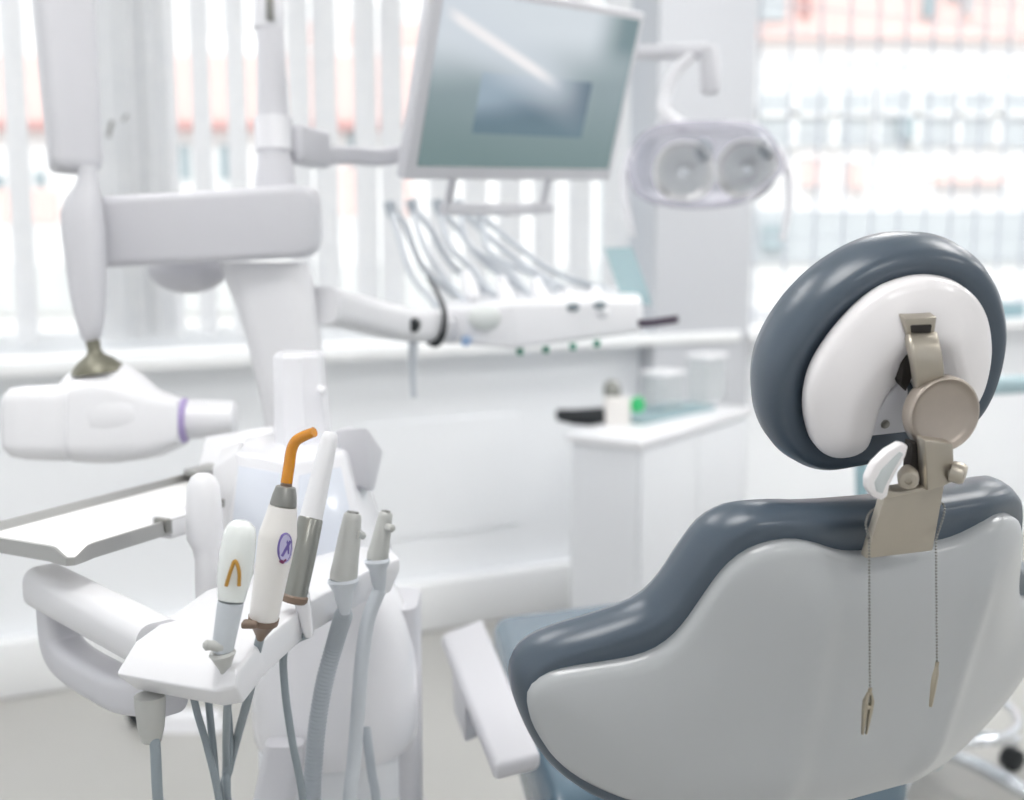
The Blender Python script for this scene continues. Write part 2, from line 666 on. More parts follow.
b = new(); box(b, V((0, 20, -4.1)), X_, Y_, Z_, (120, 28, 0.2)); o = struct('ground_outside', b, M['facade_ground'])
bA = thing('street_building', 'pale building with a pink upper storey seen through the left window', 'building', V((P(200, 231, D_OUT).x, D_OUT + 2, -4)))
b = new(); facade_box(b, -700, 700, -400, 560, 0, 4.0); obj('wall', b, M['facade_white'], bA, False)
b = new(); facade_box(b, -700, 700, 60, 124, 0.12, 0.2); obj('pink_band', b, M['facade_pink'], bA, False)
b = new(); facade_box(b, -700, 700, 124, 132, 0.25, 0.4); obj('cornice', b, M['facade_red'], bA, False)
b = new(); facade_box(b, -700, 700, 264, 312, 0.12, 0.3); obj('balcony_front', b, M['facade_soft'], bA, False)
for px0, px1, y0, y1 in ((-5, 8, 176, 188), (38, 48, 172, 186), (183, 193, 146, 180), (222, 232, 146, 180), (350, 362, 120, 170), (470, 490, 120, 170)):
    b = new(); facade_box(b, px0, px1, y0, y1, 0.05, 0.2); obj('window', b, M['facade_win'], bA, False)
for px0, px1, y0, y1 in ((342, 366, 168, 215), (396, 412, 180, 215), (312, 322, 192, 215), (0, 60, 190, 222)):
    b = new(); facade_box(b, px0, px1, y0, y1, 0.06, 0.2); obj('wall_panel', b, M['facade_pink'], bA, False)
for px0, px1 in ((350, 376), (300, 318), (404, 424)):
    b = new(); facade_box(b, px0, px1, 28, 50, 0.06, 0.2); obj('wall_panel', b, M['facade_pink'], bA, False)
bB = thing('street_building', 'white building with rose red top storey seen through the right window grid', 'building', V((P(1000, 231, D_OUT).x, D_OUT + 2, -4)))
b = new(); facade_box(b, 702, 1700, -400, 560, 0, 4.0); obj('wall', b, M['facade_white'], bB, False)
b = new(); facade_box(b, 702, 1700, -200, 30, 0.12, 0.3); obj('rose_band', b, M['facade_pink'], bB, False)
b = new(); facade_box(b, 702, 1700, 30, 44, 0.2, 0.4); obj('cornice', b, M['facade_pink'], bB, False)
b = new(); facade_box(b, 702, 1700, 96, 148, 0.08, 0.2); obj('window_strip', b, M['facade_grey'], bB, False)
b = new()
facade_box(b, 702, 1700, 114, 119, 0.16, 0.2)
for k in range(24):
    facade_box(b, 705 + k * 40, 712 + k * 40, 96, 148, 0.16, 0.2)
obj('glazing_bar', b, M['facade_white'], bB, False)
b = new(); facade_box(b, 702, 1700, 212, 262, 0.1, 0.3); obj('lower_band', b, M['facade_grey'], bB, False)
for px0, px1, y0, y1, mm in ((746, 776, -40, 28, 'facade_grey'), (790, 800, -20, 22, 'facade_red'), (908, 920, -20, 24, 'facade_win'), (932, 944, -20, 6, 'facade_win'),
                             (950, 956, -20, 22, 'facade_grey'), (800, 816, 160, 186, 'facade_pink'), (930, 1000, 176, 184, 'facade_pink'), (846, 860, 165, 190, 'facade_pink'), (760, 780, 225, 250, 'facade_win'), (890, 905, 120, 140, 'facade_win')):
    b = new(); facade_box(b, px0, px1, y0, y1, 0.22, 0.2); obj('window', b, M[mm], bB, False)

# ------------------------------------------------------------------ DENTAL CHAIR (seen from behind)
CA, TILT = R(23), R(15)
CR = V((math.cos(CA), math.sin(CA), 0))
CF = V((-math.sin(CA), math.cos(CA), 0))
CU = Z_ * math.cos(TILT) - CF * math.sin(TILT)
CN = CF * math.cos(TILT) + Z_ * math.sin(TILT)
B0 = P(905, 556, 1.07)
SEAT_Z = 0.66


def ssm(x):
    return x * x / (x + 0.016) if x > 0 else 0.0


def bend(s, t):
    s0 = 0.09 + 0.03 * t          # the flat middle panel narrows downwards
    return 0.36 * ssm(abs(s) - max(0.03, s0))


def back_map(s, t, w):
    return B0 + CR * s + CU * t + CN * (w + bend(s, t))


def back_uv(px, py, w=0.0):
    r = ray(px, py)
    s = t = 0.0
    for _ in range(12):
        off = w + bend(s, t)
        d = (B0 + CN * off - EYE).dot(CN) / r.dot(CN)
        q = EYE + r * d - (B0 + CN * off)
        s, t = q.dot(CR), q.dot(CU)
    return V((s, t))


left = [(868, 557), (845, 556), (822, 549), (800, 545), (775, 548), (750, 558), (728, 577), (708, 604), (690, 630), (672, 648), (650, 660),
        (620, 667), (580, 673), (556, 678), (541, 686), (533, 700), (534, 718), (541, 738), (558, 762), (588, 784), (634, 803), (700, 816), (770, 816), (830, 806)]
lp = [back_uv(*p) for p in left]
lp = [q for q in lp if q.x < -0.004]
half = catmull([V((0, lp[0].y))] + lp[:-1] + [V((0, lp[-1].y))], 6)
outl = [V((q.x, q.y)) for q in half] + [V((-q.x, q.y)) for q in half[-2:0:-1]]
outl = resample(outl, 150)
if area2(outl) < 0:
    outl.reverse()

gx = B0 + CF * 0.30
chair = thing('dental_chair', 'white dental chair with slate blue upholstery and a kidney-shaped headrest, seen from behind', 'dental chair', V((gx.x, gx.y, 0)))
b = new()
pad(b, outl, [(-0.010, -0.004), (-0.004, -0.0015), (0.0, 0.003), (0.0, 0.022), (-0.004, 0.028)], back_map, -0.012, 0.0, 0.0085, 0.06,
    lambda q: -0.0045 * math.exp(-((abs(q.x) - 0.09 - 0.03 * q.y) / 0.016) ** 2))
obj('backrest_shell', b, M['shell'], chair, angle=60)
CW = 0.036
cush = [(895, 496), (868, 500), (830, 503), (790, 504), (758, 505), (735, 509), (706, 525), (682, 555), (662, 585), (640, 605), (600, 620), (560, 632), (530, 646), (514, 664),
        (512, 686), (519, 712), (538, 748), (566, 774), (596, 789), (640, 799), (700, 804), (770, 796), (830, 784)]
lp = [back_uv(px, py, CW) for px, py in cush]
lp = [q for q in lp if q.x < -0.004]
half = catmull([V((0, lp[0].y))] + lp[:-1] + [V((0, lp[-1].y))], 6)
cout = resample([V((q.x, q.y)) for q in half] + [V((-q.x, q.y)) for q in half[-2:0:-1]], 150)
if area2(cout) < 0:
    cout.reverse()
b = new()
pad(b, cout, [(-0.020, 0.012), (-0.009, 0.010), (-0.004, 0.014), (-0.0005, 0.024), (0.0, 0.036), (-0.002, 0.050), (-0.010, 0.064), (-0.024, 0.072)],
    back_map, 0.0, 0.008, 0.018, 0.05)
obj('backrest_cushion', b, M['vinyl'], chair, angle=60)

# headrest
HT = R(18)
HA = R(10)
HR = V((math.cos(HA), math.sin(HA), 0))
HF = V((-math.sin(HA), math.cos(HA), 0))
HU = Z_ * math.cos(HT) - HF * math.sin(HT)
HN = HF * math.cos(HT) + Z_ * math.sin(HT)
H0 = P(900, 370, 1.03)


def head_map(s, t, w):
    return H0 + HR * s + HU * t + HN * w


def head_uv(px, py, w=0.0):
    r = ray(px, py)
    o = H0 + HN * w
    q = EYE + r * ((o - EYE).dot(HN) / r.dot(HN)) - o
    return V((q.dot(HR), q.dot(HU)))


hs = [(808, 420), (808, 395), (815, 370), (832, 342), (855, 315), (880, 294), (905, 283), (930, 279), (955, 283), (975, 296), (988, 317), (993, 345),
      (991, 370), (983, 396), (968, 418), (950, 430), (935, 425), (922, 398), (910, 380), (897, 384), (886, 398), (879, 415), (874, 434), (867, 449), (851, 458), (832, 458), (816, 446)]
sc0, sc1 = head_uv(921, 330), head_uv(918, 372)
bo = head_uv(924, 318)


def head_relief(q):
    """raised boss round the slot and a hollow channel running down from it"""
    d = (q - bo).length
    w = -0.0032 * math.exp(-((d - 0.030) / 0.008) ** 2) * (1 if q.y > bo.y - 0.012 else math.exp(-((q.y - bo.y + 0.012) / 0.012) ** 2))
    k = max(0.0, min(1.0, (sc0.y - q.y) / 0.02))
    xc = sc0.x + (sc1.x - sc0.x) * (q.y - sc0.y) / (sc1.y - sc0.y)
    return w + 0.010 * k * math.exp(-((q.x - xc) / 0.017) ** 2)


hso = resample(catmull([head_uv(*p) for p in hs], 5, True), 130)
if area2(hso) < 0:
    hso.reverse()
b = new()
pad(b, hso, [(-0.008, -0.006), (-0.003, -0.003), (0, 0.002), (0.0, 0.012), (-0.003, 0.018)], head_map, -0.016, 0.0, 0.006, 0.05, head_relief)
obj('headrest_shell', b, M['head_shell'], chair, angle=60)
hc = [(803, 425), (803, 395), (811, 370), (829, 342), (853, 317), (880, 298), (907, 286), (933, 282), (958, 285), (979, 297), (992, 318), (998, 347),
      (996, 372), (988, 400), (972, 424), (940, 442), (905, 451), (868, 459), (838, 462), (815, 450)]
hco = resample(catmull([head_uv(*p) for p in hc], 5, True), 120)
if area2(hco) < 0:
    hco.reverse()
b = new()
pad(b, hco, [(-0.014, 0.024), (-0.002, 0.019), (0.008, 0.014), (0.015, 0.015), (0.0215, 0.024), (0.0255, 0.040), (0.0255, 0.056), (0.020, 0.074), (0.004, 0.090), (-0.024, 0.100)],
    head_map, 0.0, 0.004, 0.016, 0.05)
obj('headrest_cushion', b, M['vinyl'], chair, angle=70)


def on_head(px, py, w):
    q = head_uv(px, py, w)
    return head_map(q.x, q.y, w)


def flat_slab(bm, pxs, w0, w1, f, nrm, bev=0.0):
    top = [f(x, y, w0) for x, y in pxs]
    bot = [p + nrm * (w1 - w0) for p in top]
    slab(bm, top, bot, bev)


# slot in the headrest shell for the bracket tongue; dark plates stand in for its inner shade
b = new(); flat_slab(b, [(905, 319), (937, 317), (934, 337), (908, 340)], -0.0245, -0.008, on_head, HN, 0.001)
sl = obj('slot_liner', b, M['taupe'], chair)
b = new(); flat_slab(b, [(910, 325), (933, 324), (931, 339), (912, 340)], -0.0254, -0.02, on_head, HN, 0.002)
obj('slot_hole_shade', b, M['dark'], sl)
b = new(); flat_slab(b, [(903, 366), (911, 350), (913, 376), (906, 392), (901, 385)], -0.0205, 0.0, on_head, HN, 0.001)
obj('slot_gap_shade', b, M['dark'], sl)
# pale plate in the notch with its screw
b = new(); flat_slab(b, [(879, 412), (888, 396), (900, 384), (908, 384), (908, 432), (872, 436)], -0.002, 0.010, on_head, HN, 0.001)
npl = obj('notch_plate', b, M['gray_plastic'], chair)
b = new(); lathe(b, on_head(885, 424, -0.002), -HN, [(0.004, 0), (0.004, 0.0012), (0.002, 0.002)], 16)
obj('screw', b, M['steel'], npl)
# tongue: a bent metal strap
b = new()
pts = []
for (x, y), w in (((921, 336), -0.022), ((923, 346), -0.032), ((926, 360), -0.037), ((928, 376), -0.036), ((931, 396), -0.034)):
    pts.append(on_head(x, y, w))
q = catmull(pts, 5)
fr = []
for i, p in enumerate(q):
    d = (q[min(i + 1, len(q) - 1)] - q[max(i - 1, 0)]).normalized()
    y = d.cross(HR).normalized()
    fr.append(rrect(p, HR, y, 0.0275, 0.010, 0.003))
ring_loft(b, fr)
obj('bracket_tongue', b, M['taupe'], chair)
# round adjusting knob
KA = (-HN * 0.86 + V((0.22, -0.9, 0.12)) * 0.9).normalized()
kc = on_head(945, 415, -0.05)
b = new()
lathe(b, kc - KA * 0.014, KA, [(0.026, -0.004), (0.0312, 0.0), (0.0325, 0.003), (0.0325, 0.0125), (0.0318, 0.0142), (0.0304, 0.0148), (0.0292, 0.0140), (0.0282, 0.0118), (0.024, 0.0098), (0.016, 0.0080), (0.008, 0.0070), (0.0, 0.0068)], 56)
kn = obj('adjusting_knob', b, M['knob'], chair, angle=50)
# bracket: neck, hinge, plate, lever
PLT = 0.0


def on_back(px, py, w):
    q = back_uv(px, py, w)
    return B0 + CR * q.x + CU * q.y + CN * w


b = new(); flat_slab(b, [(885, 497), (945, 484), (933, 551), (866, 559)], -0.024, -0.0155, on_back, CN, 0.0015)
bp_ = obj('bracket_plate', b, M['taupe'], chair)
b = new(); flat_slab(b, [(925, 440), (954, 444), (955, 482), (928, 492)], -0.034, -0.022, on_back, CN, 0.002)
obj('bracket_neck', b, M['taupe'], chair)
b = new(); flat_slab(b, [(912, 442), (928, 446), (932, 496), (908, 496)], -0.022, -0.012, on_back, CN, 0.002)
obj('hinge_block', b, M['dark'], chair)
b = new()
flat_slab(b, [(884, 500), (946, 486), (948, 478), (932, 486), (900, 492), (884, 490)], -0.03, -0.016, on_back, CN, 0.0015)
obj('hinge_shelf', b, M['taupe'], chair)
for (x, y, r, dx) in ((908, 477, 0.0085, -1), (955, 472, 0.009, 1)):
    b = new()
    c = on_back(x, y, -0.034)
    ax = (CR * dx * 0.75 - CN).normalized()
    lathe(b, c - ax * 0.012, ax, [(r * 0.7, 0), (r * 0.7, 0.008), (r, 0.009), (r, 0.018), (r * 0.8, 0.0205), (r * 0.35, 0.021), (r * 0.3, 0.019), (0, 0.019)], 24)
    obj('hinge_bolt', b, M['taupe'], chair)
# lever loop: pale curved strip
b = new()
flat_slab(b, [(902, 444), (909, 446), (906, 457), (897, 472), (890, 486), (888, 497), (882, 501), (874, 498), (868, 490), (868, 479), (875, 465), (888, 452)], -0.034, -0.026, on_back, CN, 0.002)
obj('release_lever', b, M['head_shell'], chair)
b = new(); flat_slab(b, [(900, 452), (904, 454), (893, 472), (886, 486), (883, 494), (877, 492), (875, 483), (882, 470)], -0.0350, -0.033, on_back, CN, 0.001)
obj('lever_web', b, M['lever_grey'], chair)

# seat
pA, pB = Pz(492, 614, SEAT_Z), Pz(640, 596, SEAT_Z)
sdir = (pB - pA); sdir.z = 0; sdir.normalize()
fdir = V((-sdir.y, sdir.x, 0))
near_l = Pz(546, 800, SEAT_Z)
far_l = pA
far_r = pA + sdir * 0.58
near_r = near_l + sdir * 0.56
far_l2 = far_l
b = new()
top = [near_l, near_r, near_r.lerp(far_r, 0.5), far_r, far_l, near_l.lerp(far_l, 0.5)]
bot = [p - Z_ * 0.13 for p in top]
slab(b, top, bot, 0.03, 5)
obj('seat_cushion', b, M['seat_vinyl'], chair, angle=60)
b = new()
top = [p + (sum(top, V((0, 0, 0))) / 6 - p) * 0.06 - Z_ * 0.128 for p in [near_l, near_r, near_r.lerp(far_r, 0.5), far_r, far_l, near_l.lerp(far_l, 0.5)]]
for i, p in enumerate(top):
    top[i].z = SEAT_Z - 0.125
slab(b, top, [p - Z_ * 0.06 for p in top], 0.01)
obj('seat_frame', b, M['plastic'], chair)
# armrest
AZ = 0.735
a0, a1, a2, a3 = Pz(441, 633, AZ), Pz(483, 617, AZ), Pz(541, 752, AZ), Pz(494, 764, AZ)
b = new()
slab(b, [a0, a1, a2, a3], [p - Z_ * 0.024 for p in (a0, a1, a2, a3)], 0.009, 4)
ar = obj('armrest', b, M['gray_plastic'], chair, angle=50)
m0, m1 = a0.lerp(a3, 0.10), a0.lerp(a3, 0.42)
ad = (a3 - a0).normalized(); aw = (a1 - a0).normalized()
b = new()
tp = [m0 + aw * 0.012, m0 + aw * 0.05, m1 + aw * 0.05, m1 + aw * 0.012]
bt = [tp[0] - Z_ * 0.105 + ad * 0.03, tp[1] - Z_ * 0.105 + ad * 0.03, tp[2] - Z_ * 0.105 - ad * 0.01, tp[3] - Z_ * 0.105 - ad * 0.01]
slab(b, [p - Z_ * 0.02 for p in tp], bt, 0.008, 3)
obj('armrest_support', b, M['gray_plastic'], ar, angle=50)
# column and base to the floor
sc_ = (near_l + near_r + far_l + far_r) / 4
b = new(); slab(b, rrect(V((sc_.x, sc_.y, SEAT_Z - 0.18)), sdir, fdir, 0.26, 0.30, 0.05), rrect(V((sc_.x, sc_.y, 0.05)), sdir, fdir, 0.34, 0.42, 0.08))
obj('pedestal', b, M['plastic'], chair)
b = new(); slab(b, rrect(V((sc_.x, sc_.y, 0.055)), sdir, fdir, 0.44, 0.80, 0.1), rrect(V((sc_.x, sc_.y, 0.0)), sdir, fdir, 0.46, 0.82, 0.1), 0.0)
obj('base_plate', b, M['plastic'], chair)
b = new()
q0, q1 = back_map(-0.1, -0.26, 0.05), back_map(0.1, -0.26, 0.05)
m_ = (near_l + near_r) / 2
slab(b, [back_map(-0.09, -0.14, 0.05), back_map(0.09, -0.14, 0.05), back_map(0.09, -0.16, 0.08), back_map(-0.09, -0.16, 0.08)],
     [V((m_.x, m_.y, SEAT_Z - 0.1)) + sdir * -0.1 + fdir * 0.1, V((m_.x, m_.y, SEAT_Z - 0.1)) + sdir * 0.1 + fdir * 0.1,
      V((m_.x, m_.y, SEAT_Z - 0.1)) + sdir * 0.1 + fdir * 0.2, V((m_.x, m_.y, SEAT_Z - 0.1)) + sdir * -0.1 + fdir * 0.2], 0.004)
obj('back_support', b, M['plastic'], chair)

# bib chain with its two clips, hung over the bracket
c0 = on_back(869, 545, -0.032)
ch = thing('bib_chain', 'thin metal bib chain with two hanging clips draped from the headrest bracket', 'bib chain', c0)


def bead_chain(pts, step=0.0028, r=0.0011):
    bm = new()
    L = 0
    q = resample_open(pts, step)
    for p in q:
        ball(bm, p, r, n=6)
    return bm


def resample_open(pts, step):
    out = [pts[0]]
    acc = 0.0
    for a, b_ in zip(pts[:-1], pts[1:]):
        seg = (b_ - a).length
        d = step - acc
        while d <= seg:
            out.append(a.lerp(b_, d / seg))
            d += step
        acc = seg - (d - step)
    return out


strands = []
for px, y0, y1, dpt in ((869, 538, 690, 0), (936, 540, 664, 0)):
    s0 = on_back(px, y0, -0.030)
    s1 = P(px + 1, y1, (s0 - EYE).dot(FWD) + 0.006)
    strands.append((s0, s1))
b = new()
for s0, s1 in strands:
    for p in resample_open([s0, s1], 0.0027):
        ball(b, p, 0.00125, n=6)
for p in resample_open(catmull([strands[0][0], on_back(866, 522, -0.022), on_back(876, 508, -0.012), on_back(915, 500, -0.010), on_back(944, 505, -0.014), strands[1][0]], 6), 0.0027):
    ball(b, p, 0.00125, n=6)
obj('chain', b, M['steel'], ch)
for (s0, s1), tw, ln in ((strands[0], 15, 0.041), (strands[1], 60, 0.040)):
    b = new()
    down = (-Z_ + CN * 0.12).normalized()
    w = (V((math.cos(R(tw)), math.sin(R(tw)), 0)))
    w = (w - down * w.dot(down)).normalized()
    th = down.cross(w).normalized()
    for sg in (-1, 1):
        A = [s1 + down * 0.002 + w * sg * 0.0012, s1 + down * 0.010 + w * sg * 0.0030, s1 + down * 0.018 + w * sg * 0.0026, s1 + down * ln + w * sg * 0.0018]
        rings = []
        for p, hw, tk in zip(A, (0.0012, 0.0022, 0.0026, 0.0010), (0.004, 0.0075, 0.0075, 0.0045)):
            rings.append(rrect(p, w, th, hw * 1.35, tk * 0.62, 0.0005, 2))
        ring_loft(b, rings)
    lathe(b, s1 + down * 0.016 - w * 0.0042, w, [(0.0016, 0), (0.0024, 0.001), (0.0024, 0.0075), (0.0016, 0.0085)], 12)
    tube(b, [s1 - down * 0.002, s1 + down * 0.004], 0.0018, 8, 1)
    obj('clip', b, M['clip'], ch)

# ------------------------------------------------------------------ ASSISTANT'S ELEMENT: holder bar with its handle loop
HZ = 0.985
hold = thing('instrument_holder', 'white angular instrument holder bar with a looped grab handle, carrying the handpieces', 'instrument holder', Pz(258, 650, 0.94))
tA = [(135, 641), (217, 662), (236, 672), (262, 641), (309, 601), (370, 569), (400, 558), (388, 545), (345, 548), (290, 562), (206, 590)]
top = [Pz(x, y, HZ) for x, y in tA]
bot = []
cx = sum((p for p in top), V((0, 0, 0))) / len(top)
for i, p in enumerate(top):
    q = p.copy()
    if i in (0,):
        q = P(114, 674, 1.035)
    elif i == 1:
        q = P(214, 692, 1.01)
    if i > 1:
        q.z -= 0.014
    bot.append(q)
bot2 = [p.lerp(V((cx.x, cx.y, p.z)), 0.10) - Z_ * 0.022 for p in bot]
t = new()
ring_loft(t, [bot2, bot, top])
bmesh.ops.recalc_face_normals(t, faces=t.faces[:])
bmesh.ops.bevel(t, geom=t.edges[:], offset=0.003, segments=3, affect='EDGES', profile=0.5)
obj('holder_body', t, M['plastic'], hold, angle=35)


def beam(bm, pts, w, h, rad, k=8, up=Z_):
    q = catmull(pts, k) if k > 1 else pts
    rings = []
    for i, p in enumerate(q):
        d = (q[min(i + 1, len(q) - 1)] - q[max(i - 1, 0)]).normalized()
        x = d.cross(up).normalized()
        y = x.cross(d).normalized()
        rings.append(rrect(p, x, y, w, h, rad))
    ring_loft(bm, rings)


b = new()
h0 = Pz(150, 640, HZ - 0.02); h1 = Pz(46, 586, HZ - 0.02)
hv = (h1 - h0).normalized()
beam(b, [h0 - hv * 0.02, h0, h0.lerp(h1, 0.5), h1 - hv * 0.008, h1 + hv * 0.004], 0.048, 0.046, 0.016, 1)
l1 = h1 - hv * 0.028 - Z_ * 0.015
ring = []
obj('grab_handle', b, M['plastic'], hold, angle=45)
b = new()
for a, w, h in ():
    pass
lp0 = h1 - hv * 0.03
pts = [lp0 - Z_ * 0.010, lp0 - Z_ * 0.035, lp0 - Z_ * 0.055 - hv * 0.004, lp0 - Z_ * 0.066 - hv * 0.018, lp0 - Z_ * 0.070 - hv * 0.05, lp0 - Z_ * 0.070 - hv * 0.10, lp0 - Z_ * 0.066 - hv * 0.16, h0 - hv * 0.03 - Z_ * 0.045]
side = hv.cross(Z_).normalized()
beam(b, pts, 0.040, 0.040, 0.012, 5, side)
obj('handle_loop', b, M['gray_plastic'], hold, angle=45)
# strain relief cone and hose under the near end
b = new()
k0 = Pz(150, 702, HZ - 0.045)
lathe(b, k0 + Z_ * 0.006, -Z_, [(0.0135, 0), (0.0135, 0.008), (0.0115, 0.03), (0.0085, 0.042), (0.004, 0.043)], 24)
obj('hose_socket', b, M['tool_grey'], hold)
dk = (k0 - EYE).dot(FWD)
b = new(); tube(b, [k0 - Z_ * 0.034, P(155, 745, dk), P(158, 800, dk + 0.01), P(166, 880, dk + 0.08), P(190, 1000, dk + 0.2), P(255, 1080, dk + 0.3)], 0.0048, 12)
obj('hose', b, M['hose_dark'], hold)
for pts in ([(190, 680, 1.15), (197, 712, 1.16), (208, 750, 1.17), (219, 800, 1.19), (235, 900, 1.26), (262, 1030, 1.36)],
            [(206, 672, 1.15), (209, 706, 1.17), (213, 745, 1.18), (219, 800, 1.2), (240, 900, 1.27), (268, 1030, 1.36)],
            [(222, 660, 1.16), (226, 692, 1.18), (230, 740, 1.2), (228, 800, 1.22), (246, 900, 1.28), (275, 1030, 1.36)]):
    b = new(); tube(b, [P(x, y - 0, d) for x, y, d in pts], 0.0036, 10); obj('hose', b, M['hose_dark'], hold)
b = new(); beam(b, [Pz(355, 572, 0.955), Pz(352, 566, 0.955).lerp(P(335, 590, 1.5), 0.5), P(335, 590, 1.47)], 0.05, 0.03, 0.01, 4)
obj('support_arm', b, M['plastic'], hold)

# ------------------------------------------------------------------ handpieces standing in the holder


def axis_rod(p0, p1, prof, d0, d1):
    """prof: (fraction along p0->p1, full width in px)"""
    out = []
    for f, w in prof:
        x = p0[0] + (p1[0] - p0[0]) * f
        y = p0[1] + (p1[1] - p0[1]) * f
        d = d0 + (d1 - d0) * f
        out.append((P(x, y, d), px2m(w, d) / 2))
    return out


# curing light
cl = thing('curing_light', 'white curing light handpiece with a bent amber tip and a violet emblem', 'curing light', P(260, 632, 1.0700))
b = new(); rod(b, axis_rod((263, 622), (283, 506), [(0, 25), (0.03, 29), (0.12, 30), (0.45, 34), (0.72, 38), (0.76, 38), (0.80, 36), (0.92, 31), (1, 28)], 1.0600, 1.0550))
body = obj('handle', b, M['tool_white'], cl)
b = new(); rod(b, axis_rod((283, 506), (286, 486), [(0, 26), (0.05, 27), (0.5, 24.5), (0.95, 20), (1, 17)], 1.0550, 1.0550)); obj('metal_collar', b, M['steel'], cl)
b = new(); rod(b, axis_rod((286, 487), (287, 480), [(0, 12), (1, 11)], 1.0550, 1.0550)); obj('tip_socket', b, M['brown'], cl)
b = new()
tube(b, [P(286.5, 483, 1.0550), P(289, 466, 1.0550), P(291.5, 450, 1.0540), P(296, 441, 1.0520), P(304, 436, 1.0480), P(314, 432, 1.0420)], [0.0053, 0.0052, 0.005, 0.005, 0.0048, 0.0045], 18, 6)
obj('amber_tip', b, M['amber'], cl)
b = new(); rod(b, axis_rod((264, 617), (260, 640), [(0, 31), (0.25, 30), (0.3, 26), (0.7, 14), (0.85, 10), (1, 7)], 1.0600, 1.0650)); obj('end_cap', b, M['brown'], cl)
b = new(); box(b, P(250, 624, 1.0480), X_, Y_, Z_, (0.014, 0.012, 0.006), 0.002); obj('hook', b, M['brown'], cl)
# emblem: an oval of loops on the handle's side
eax = (P(283, 506, 1.0550) - P(263, 622, 1.0600)).normalized()
ew = (RGT - eax * RGT.dot(eax)).normalized()
en = ew.cross(eax).normalized()
if en.dot(EYE - P(288, 548, 1.0550)) < 0:
    en = -en
ectr = P(276.6, 543.5, 1.0575)
rad_h = px2m(38, 1.0550) / 2


def on_handle(a, h):
    """a = angle round the handle from facing, h = metres along"""
    return ectr + eax * h + (en * math.cos(a) + ew * math.sin(a)) * (rad_h * 1.0)


def emb(pts, r, m):
    b = new()
    tube(b, [on_handle(a, h) for a, h in pts], r, 6, 4)
    return obj('emblem', b, m, body)


th0 = 0.66
b = new()
cv = b.verts.new(on_handle(th0, 0) + (on_handle(th0, 0) - ectr).normalized() * 0.0017)
prev = None
for kk in (0.5, 1.0):
    rg = []
    for i in range(24):
        a_ = 2 * math.pi * i / 24
        p = on_handle(th0 + kk * (0.36 * math.cos(a_) - 0.10 * math.sin(a_)), kk * 0.0130 * math.sin(a_))
        rg.append(b.verts.new(p + (p - ectr - eax * (p - ectr).dot(eax)).normalized() * 0.0017))
    for i in range(24):
        j = (i + 1) % 24
        if prev is None:
            b.faces.new((cv, rg[i], rg[j]))
        else:
            b.faces.new((prev[i], rg[i], rg[j], prev[j]))
    prev = rg
obj('emblem', b, M['emblem_pale'], body)
ring_ = [(th0 + 0.33 * math.cos(k) - 0.10 * math.sin(k), 0.0118 * math.sin(k)) for k in [i * math.pi / 6 for i in range(13)]]
emb(ring_, 0.0019, M['emblem'])
emb([(th0 - 0.14, -0.007), (th0 + 0.0, 0.0), (th0 + 0.16, 0.007)], 0.0024, M['emblem'])
emb([(th0 - 0.05, 0.007), (th0 + 0.10, 0.002), (th0 + 0.18, -0.005)], 0.0021, M['emblem'])
emb([(th0 - 0.18, 0.001), (th0 - 0.06, 0.007)], 0.0022, M['emblem_pale'])
emb([(th0 - 0.16, -0.0105), (th0 - 0.02, -0.0118), (th0 + 0.1, -0.0095)], 0.0023, M['emblem_red'])
b = new(); tube(b, [P(260, 638, 1.0650), P(256, 655, 1.0800), P(250, 690, 1.1100), P(238, 735, 1.2), P(229, 770, 1.22), P(224, 800, 1.23), P(240, 920, 1.29), P(275, 1040, 1.37)], 0.0042, 10); obj('hose', b, M['hose_dark'], cl)

# frosted handpiece
fh = thing('frosted_handpiece', 'frosted translucent handpiece with an amber filament inside, leftmost in the holder', 'handpiece', P(224, 672, 1.0200))
b = new(); rod(b, axis_rod((231, 600), (242, 520), [(0, 27), (0.12, 30), (0.3, 35), (0.6, 35), (0.8, 33), (0.92, 28), (0.98, 18), (1, 8)], 1.0100, 1.0100)); fb = obj('frosted_body', b, M['tool_clear'], fh)
b = new(); tube(b, [P(226, 586, 0.9930), P(231, 570, 0.9910), P(235, 561, 0.9915), P(239, 571, 0.9915), P(239, 586, 0.9930)], 0.0016, 8, 5); obj('filament', b, M['amber_core'], fb)
b = new(); rod(b, axis_rod((222, 652), (231, 601), [(0, 18), (0.08, 22), (0.5, 24), (0.9, 26), (1, 26)], 1.0150, 1.0100)); obj('collar', b, M['hose_pale'], fh)
b = new(); rod(b, axis_rod((226, 676), (222, 651), [(0, 8), (0.3, 12), (0.8, 24), (0.9, 27), (1, 24)], 1.0200, 1.0150)); obj('end_cap', b, M['tool_grey'], fh)
b = new(); rod(b, axis_rod((222, 646), (203, 645), [(0, 14), (0.6, 10), (0.85, 11), (1, 5)], 1.0100, 1.0030), 16); obj('side_nub', b, M['tool_grey'], fh)
b = new(); tube(b, [P(226, 674, 1.0200), P(229, 690, 1.0600), P(227, 712, 1.0900), P(226, 760, 1.2), P(228, 800, 1.21), P(246, 920, 1.28), P(280, 1040, 1.37)], 0.0036, 10); obj('hose', b, M['hose_dark'], fh)

